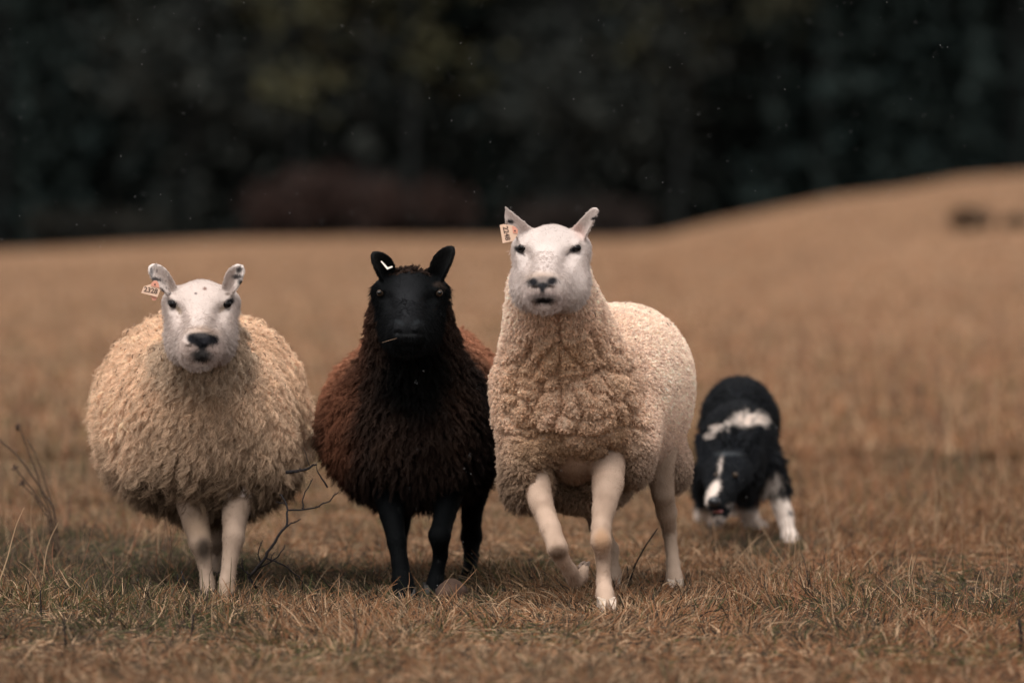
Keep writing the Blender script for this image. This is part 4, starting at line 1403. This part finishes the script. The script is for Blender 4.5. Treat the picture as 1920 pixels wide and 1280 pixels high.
Z = lambda x, y: (x / 5.817, 780 + y / 5.817)
stem_thing([(113, 1062), (106, 1005), Z(550, 1050), Z(480, 880), Z(400, 620), Z(320, 420), Z(260, 260), Z(215, 130)], 16.55, .0024, .0016, 'tall dry stalk with a round seed head at the left edge', 1, head=[(33, 801, 9)], name='seed_stalk', cat='stalk')
stem_thing([(116, 1064), (108, 1000), Z(580, 1000), Z(440, 780), Z(290, 560), Z(180, 420), Z(60, 320), Z(-20, 230)], 16.6, .0028, .0020, 'long leaning dry stalk leaving the photo at the left edge', 2, name='seed_stalk', cat='stalk')
stem_thing([(108, 1060), Z(540, 1060), Z(420, 900), Z(340, 780), Z(230, 650), Z(170, 575)], 16.5, .0024, .0016, 'leaning dry stalk with a reddish bristly seed head, middle of the left stalks', 3, head=[(28, 877, 8)], name='seed_stalk', cat='stalk')
stem_thing([(104, 1060), Z(520, 1090), Z(430, 960), Z(350, 850), Z(240, 735)], 16.5, .0022, .0016, 'lowest leaning dry stalk with a dark seed head at the left edge', 4, head=[(41, 906, 8)], name='seed_stalk', cat='stalk')
stem_thing([(118, 1062), Z(600, 1080), Z(560, 930), Z(490, 720), Z(440, 540), Z(380, 390), Z(300, 260)], 16.6, .0018, .0014, 'thin bare dry stalk right of the seed stalks', 5, name='seed_stalk', cat='stalk')
stem_thing([(217, 945), (212, 925), (204, 905), (196, 885), (190, 868)], 17.6, .006, .002, 'dark spiky dock stem standing left of the shaggy sheep', 6, 'seed', name='dock_stem', cat='stem')
stem_thing([(128, 985), (130, 960), (131, 938)], 17.2, .004, .002, 'short dark dead stem in the grass at the far left', 7, 'seed')
stem_thing([(358, 1128), (350, 1105), (340, 1070)], 15.35, .003, .002, 'short dark stub leaning beside the left sheep front hoof', 8, 'twig')
stem_thing([(336, 1125), (333, 1105), (333, 1075)], 15.35, .0022, .0016, 'upright dark stub left of the left sheep front hoof', 9, 'twig')
stem_thing([(322, 1052), (345, 1054), (368, 1062)], 15.5, .0014, .0018, 'thin dark twig lying against the left sheep foreleg', 10, 'twig')
stem_thing([(124, 1222), (122, 1190), (118, 1152)], 13.65, .0028, .0016, 'dark upright stub in the blurred grass at the lower left', 11, 'twig')
stem_thing([(77, 1160), (77, 1135), (76, 1105)], 14.3, .002, .0014, 'thin dark stub at the far left edge of the grass', 12, 'twig')
stem_thing([(357, 1205), (361, 1175), (362, 1150)], 13.8, .0028, .0016, 'dark blurred stub below the left sheep', 13, 'twig')
stem_thing([(666, 1240), (667, 1200), (664, 1140)], 13.5, .0024, .0016, 'tall thin dark stub in the foreground below the black sheep', 14, 'twig')
stem_thing([(1174, 1105), (1190, 1060), (1212, 1020), (1233, 990)], 15.4, .0022, .0012, 'forked thin twig leaning behind the lifted-leg sheep', 15, 'twig')
stem_thing([(1176, 1110), (1178, 1085), (1176, 1060)], 15.4, .0022, .0014, 'upright dark stub beside the forked twig', 16, 'twig')
stem_thing([(1723, 955), (1732, 935), (1744, 913)], 18.4, .004, .002, 'short dark twig slanting in the grass right of the dog', 17, 'seed')
stem_thing([(1668, 1095), (1672, 1060), (1679, 1012)], 15.9, .0012, .0008, 'pale upright straw standing alone right of the dog', 18, 'drystem', name='straw', cat='straw')
stem_thing([(1912, 1230), (1915, 1190), (1910, 1160)], 13.7, .004, .003, 'dark blurred stub at the lower right corner', 19, 'twig')
# straw in the black sheep's mouth
st = thing('straw', P(740, 635, 15.0), 'thin straw held in the mouth of the black faced sheep', 'straw')
v, fc = tube_geo([P(744, 634, 15.04), P(730, 638, 15.03), (P(716, 642, 15.04))], [.0006, .0006, .0004], 5)
mesh_obj('stalk', v, fc, mat_plain('pale_straw', (.22, .14, .09), .7), st)

# stone by the black sheep's hooves
def stone(c, r, seed, label):
    r = np.asarray(r)
    N1, N2 = 20, 14
    th = np.linspace(0, np.pi, N2)[:, None]; ph = np.linspace(0, 2 * np.pi, N1, endpoint=False)[None]
    d = np.stack([np.sin(th) * np.cos(ph), np.sin(th) * np.sin(ph), np.cos(th) * np.ones_like(ph)], -1).reshape(-1, 3)
    k = 1 + .22 * fbm(d * 1.8, 3, seed)
    v = c + d * r * k[:, None]
    f = [(i * N1 + j, (i + 1) * N1 + j, (i + 1) * N1 + (j + 1) % N1, i * N1 + (j + 1) % N1) for i in range(N2 - 1) for j in range(N1)]
    o = mesh_obj('stone', v, f, MAT['rock'])
    return tag(o, label, 'stone')
stone(P(846, 1113, 15.36), (.045, .04, .040), 3, 'rounded brown stone in the grass beside the black sheep hooves')

# ------------------------------------------------------------------ forest
def leaf_cloud(pos, size, seed, col0, col1, flat=0.0):
    r = np.random.default_rng(seed)
    n = len(pos)
    a = unit(r.normal(0, 1, (n, 3))); b = unit(np.cross(a, r.normal(0, 1, (n, 3))))
    if flat:
        a[:, 2] *= 1 - flat; b[:, 2] *= 1 - flat
    s = size * r.uniform(.5, 1.4, (n, 1))
    v = np.stack([pos - a * s, pos + b * s * .5, pos + a * s, pos - b * s * .5], 1).reshape(-1, 3)
    f = np.arange(4 * n).reshape(n, 4)
    t = r.random((n, 1))
    c = np.repeat(np.asarray(col0) * (1 - t) + np.asarray(col1) * t, 4, axis=0)
    return v, f, c

def mk_trunk(h, r, seed, limbs=10, z0=1.5, spread=1.6):
    R_ = random.Random(seed)
    pts = [np.array([0, 0, -.3])]
    for i in range(1, 8):
        pts.append(np.array([R_.uniform(-.12, .12) * i / 4, R_.uniform(-.12, .12) * i / 4, h * i / 7]))
    parts = [tube_geo(pts, [r * (1 - .85 * i / 7) for i in range(8)], 8)]
    for k in range(limbs):
        z = R_.uniform(z0, h * .85); t = z / h * 7; i = min(6, int(t))
        p = pts[i] + (pts[i + 1] - pts[i]) * (t - i)
        a = R_.uniform(0, 6.28); L = spread * R_.uniform(.6, 1.2) * (1 - z / h * .6)
        d = np.array([math.cos(a), math.sin(a), R_.uniform(-.1, .7)])
        e = p + d * L
        parts.append(tube_geo([p, p + d * L * .5 + np.array([0, 0, .05]), e], [r * .25, r * .15, r * .05], 5))
    return join_geo(parts)

def conifer_pos(h, rad, n, seed, z0):
    r = np.random.default_rng(seed)
    z = z0 + (h - z0) * r.random(n) ** 1.15
    tier = np.floor(z / .55) * .55
    z = z * .35 + tier * .65
    R_ = rad * (1 - (z - z0) / (h - z0)) ** .8 * r.uniform(.35, 1.1, n) * (.8 + .3 * _hash(tier * 100, tier * 0, tier * 0, seed))
    a = r.uniform(0, 6.28, n)
    a = np.round(a / .7) * .7 * .6 + a * .4
    return np.stack([R_ * np.cos(a), R_ * np.sin(a), z - R_ * .25], 1)

def broad_pos(h, rad, n, seed, z0):
    r = np.random.default_rng(seed)
    k = 16
    cc = np.stack([r.normal(0, rad * .5, k), r.normal(0, rad * .5, k), r.uniform(z0, h, k)], 1)
    i = r.integers(0, k, n)
    return cc[i] + r.normal(0, 1, (n, 3)) * rad * .25

class TreeKind:
    def __init__(self, trunk, tmat, crown, name):
        self.trunk = bpy.data.meshes.new('trunk')
        self.trunk.from_pydata([tuple(map(float, p)) for p in trunk[0]], [], trunk[1])
        self.trunk.materials.append(tmat)
        self.name = name
        v, f, c = crown
        o = mesh_obj('crown', v, f, MAT['needles'], None, c, False)
        self.crown = o.data
        bpy.data.objects.remove(o)
    def place(self, x, y, rz, s, label, group='forest trees behind the field'):
        z = float(ground_z(np.array([x]), np.array([y]))[0])
        T = thing(self.name, (x, y, z - .05), label, 'tree', group)
        T.rotation_euler = (0, 0, rz); T.scale = (s, s, s)
        for nm, me in (('trunk', self.trunk), ('crown', self.crown)):
            c = bpy.data.objects.new(nm, me)
            scene.collection.objects.link(c)
            c.parent = T
        return T

G0, G1 = (.007, .013, .0125), (.016, .023, .021)
kinds_con = [TreeKind(mk_trunk(15, .17, s, 10), MAT['bark'], leaf_cloud(conifer_pos(15, 2.3, 3600, s, z0), .22, s, G0, G1), 'conifer_tree') for s, z0 in ((1, .4), (2, 1.0), (3, .6))]
kinds_bare = [TreeKind(mk_trunk(14, .13, 40 + s, 16), MAT['bark'], leaf_cloud(broad_pos(12, 2.4, 3600, s + 20, .6), .18, s, (.012, .016, .0155), (.028, .030, .026)), 'bare_tree') for s in (1, 2)]
kind_pale = TreeKind(mk_trunk(13, .15, 77, 12, 3.5), MAT['palebark'], leaf_cloud(broad_pos(13, 2.3, 2000, 23, 5), .16, 9, (.03, .032, .02), (.05, .048, .03)), 'pale_trunk_tree')
kind_olive = TreeKind(mk_trunk(9, .08, 55, 14, 1.5), MAT['bark'], leaf_cloud(broad_pos(6.5, 1.3, 500, 33, 2.5), .16, 12, (.034, .036, .020), (.062, .058, .030)), 'sapling_tree')

LC = 'dark conifer among the blurred forest behind the field'
LB = 'dark thin-leaved deciduous tree among the blurred forest behind the field'
R_ = random.Random(23)
xx = lambda px, D: (px - 960) / FPX * D
for row, D0 in enumerate((111.5, 114.5, 118, 122, 127)):
    n = (11, 13, 13, 14, 15)[row]
    for i in range(n):
        x = -18 + 36 * (i + .5 + R_.uniform(-.35, .35)) / n
        D = D0 + R_.uniform(-1.2, 1.2)
        c = R_.random() < (.55, .6, .8, .9, 1)[row]
        k = R_.choice(kinds_con if c else kinds_bare)
        k.place(x, D, R_.uniform(0, 6.28), R_.uniform(.8, 1.2), LC if c else LB)
kind_pale.place(xx(426, 113.5), 113.5, 0, .7, 'slim pale trunked tree at the forest edge above the left sheep', None)
kind_pale.place(xx(1452, 112.2), 112.2, 1.3, .7, 'slim pale trunked tree where the hill meets the forest', None)
kind_olive.place(xx(560, 109.5), 109.5, .4, .9, 'olive leaved sapling at the forest edge above the black sheep', None)
kind_olive.place(xx(770, 110), 110, 2.4, 1.0, 'olive leaved sapling at the forest edge near the photo centre', None)
kind_olive.place(xx(1270, 110.5), 110.5, 4.1, 1.05, 'yellow-olive sapling at the top of the forest right of the centre', None)

def shrub(px, py, D, rx, rz, n, size, c0, c1, label, name='shrub', seed=3):
    if D is None:
        b = ground_hit(px, py); D = b[1]
    else:
        b = P(px, py, D)
    z = float(ground_z(np.array([b[0]]), np.array([b[1]]))[0])
    T = thing(name, (b[0], D, z), label, 'shrub')
    r = np.random.default_rng(seed)
    k = 9
    cx = np.linspace(-1, 1, k) * rx * .78 + r.normal(0, .08, k) * rx
    cz = rz * (.45 + .25 * r.random(k)) * np.sqrt(np.clip(1.25 - (cx / rx) ** 2, .15, 1))
    i_ = r.integers(0, k, n)
    q = unit(r.normal(0, 1, (n, 3))) * r.random((n, 1)) ** .4
    pos = np.stack([cx[i_] + q[:, 0] * rx * .3, r.normal(0, .25, k)[i_] * rx + q[:, 1] * rx * .35, np.abs(cz[i_] * .9 + q[:, 2] * rz * .42)], 1) + np.array([b[0], D, z])
    v, f, c = leaf_cloud(pos, size, seed, c0, c1)
    mesh_obj('foliage', v, f, MAT['needles'], T, c, False)
    parts = []
    for _ in range(9):
        a = r.uniform(0, 6.28)
        e = np.array([b[0] + rx * .6 * math.cos(a), D + rx * .3 * math.sin(a), z + rz * .7])
        parts.append(tube_geo([np.array([b[0], D, z - .05]), e], [.02, .006], 4))
    v, f = join_geo(parts)
    mesh_obj('stem', v, f, MAT['bark'], T)
shrub(605, 445, 108.6, 1.5, 1.45, 3000, .07, (.018, .014, .013), (.046, .026, .021), 'wide russet bush at the forest edge above the left sheep')
shrub(800, 445, 109.4, .9, 1.15, 1200, .07, (.025, .017, .015), (.045, .027, .022), 'smaller dark russet bush beside the wide russet bush', seed=5)
shrub(1090, 430, 109.6, 1.3, .9, 1500, .07, (.020, .015, .014), (.034, .025, .021), 'low brown bush in the shade behind the raised-head sheep', seed=8)
shrub(1818, 434, None, .24, .30, 900, .05, (.10, .065, .042), (.17, .11, .07), 'small dark bush on the hillside at the right', seed=11)
shrub(1905, 430, None, .16, .16, 400, .05, (.06, .045, .03), (.12, .08, .05), 'tiny low bush at the right edge of the hillside', seed=12)
shrub(170, 448, 109.5, 1.4, .8, 1500, .07, (.014, .015, .013), (.025, .023, .019), 'low dark bush at the left end of the forest edge', seed=14)

r = np.random.default_rng(99)
n = 30000
pos = np.stack([r.uniform(-45, 45, n), r.uniform(131, 140, n), r.uniform(0, 17, n)], 1)
pos[:, 2] += 1.0 + .05 * np.clip(pos[:, 0], -5, 40)
v, f, c = leaf_cloud(pos, .75, 99, G0, (.016, .019, .017))
wood = mesh_obj('distant_wood', v, f, MAT['needles'], None, c, False)
tag(wood, 'dark depths of the forest behind the first trees', 'forest', None, 'stuff')

# ------------------------------------------------------------------ falling sleet
r = np.random.default_rng(5)
n = 1300
Dd = r.uniform(12.0, 21.0, n)
pos = np.stack([r.uniform(-1, 1, n) * (.092 * Dd + .5), Dd, r.uniform(.05, 1.9, n)], 1)
fall = unit(np.array([[.25, .1, -1.0]]) + r.normal(0, .12, (n, 3)))
side = unit(np.cross(fall, [[0, 1.0, 0]])); fw = np.cross(fall, side)
s = r.uniform(.0004, .0009, (n, 1)) * (Dd[:, None] / 15); L = s * r.uniform(1.2, 2.6, (n, 1))
v = np.stack([pos + fall * L, pos + side * s, pos + fw * s, pos - side * s, pos - fw * s, pos - fall * L], 1).reshape(-1, 3)
f0 = np.array([[0, 1, 2], [0, 2, 3], [0, 3, 4], [0, 4, 1], [5, 2, 1], [5, 3, 2], [5, 4, 3], [5, 1, 4]])
f = (np.arange(n)[:, None, None] * 6 + f0[None]).reshape(-1, 3)
o = mesh_obj('falling_sleet', v, f, MAT['drop'])
tag(o, 'fine white sleet specks falling through the air', 'sleet', None, 'stuff')
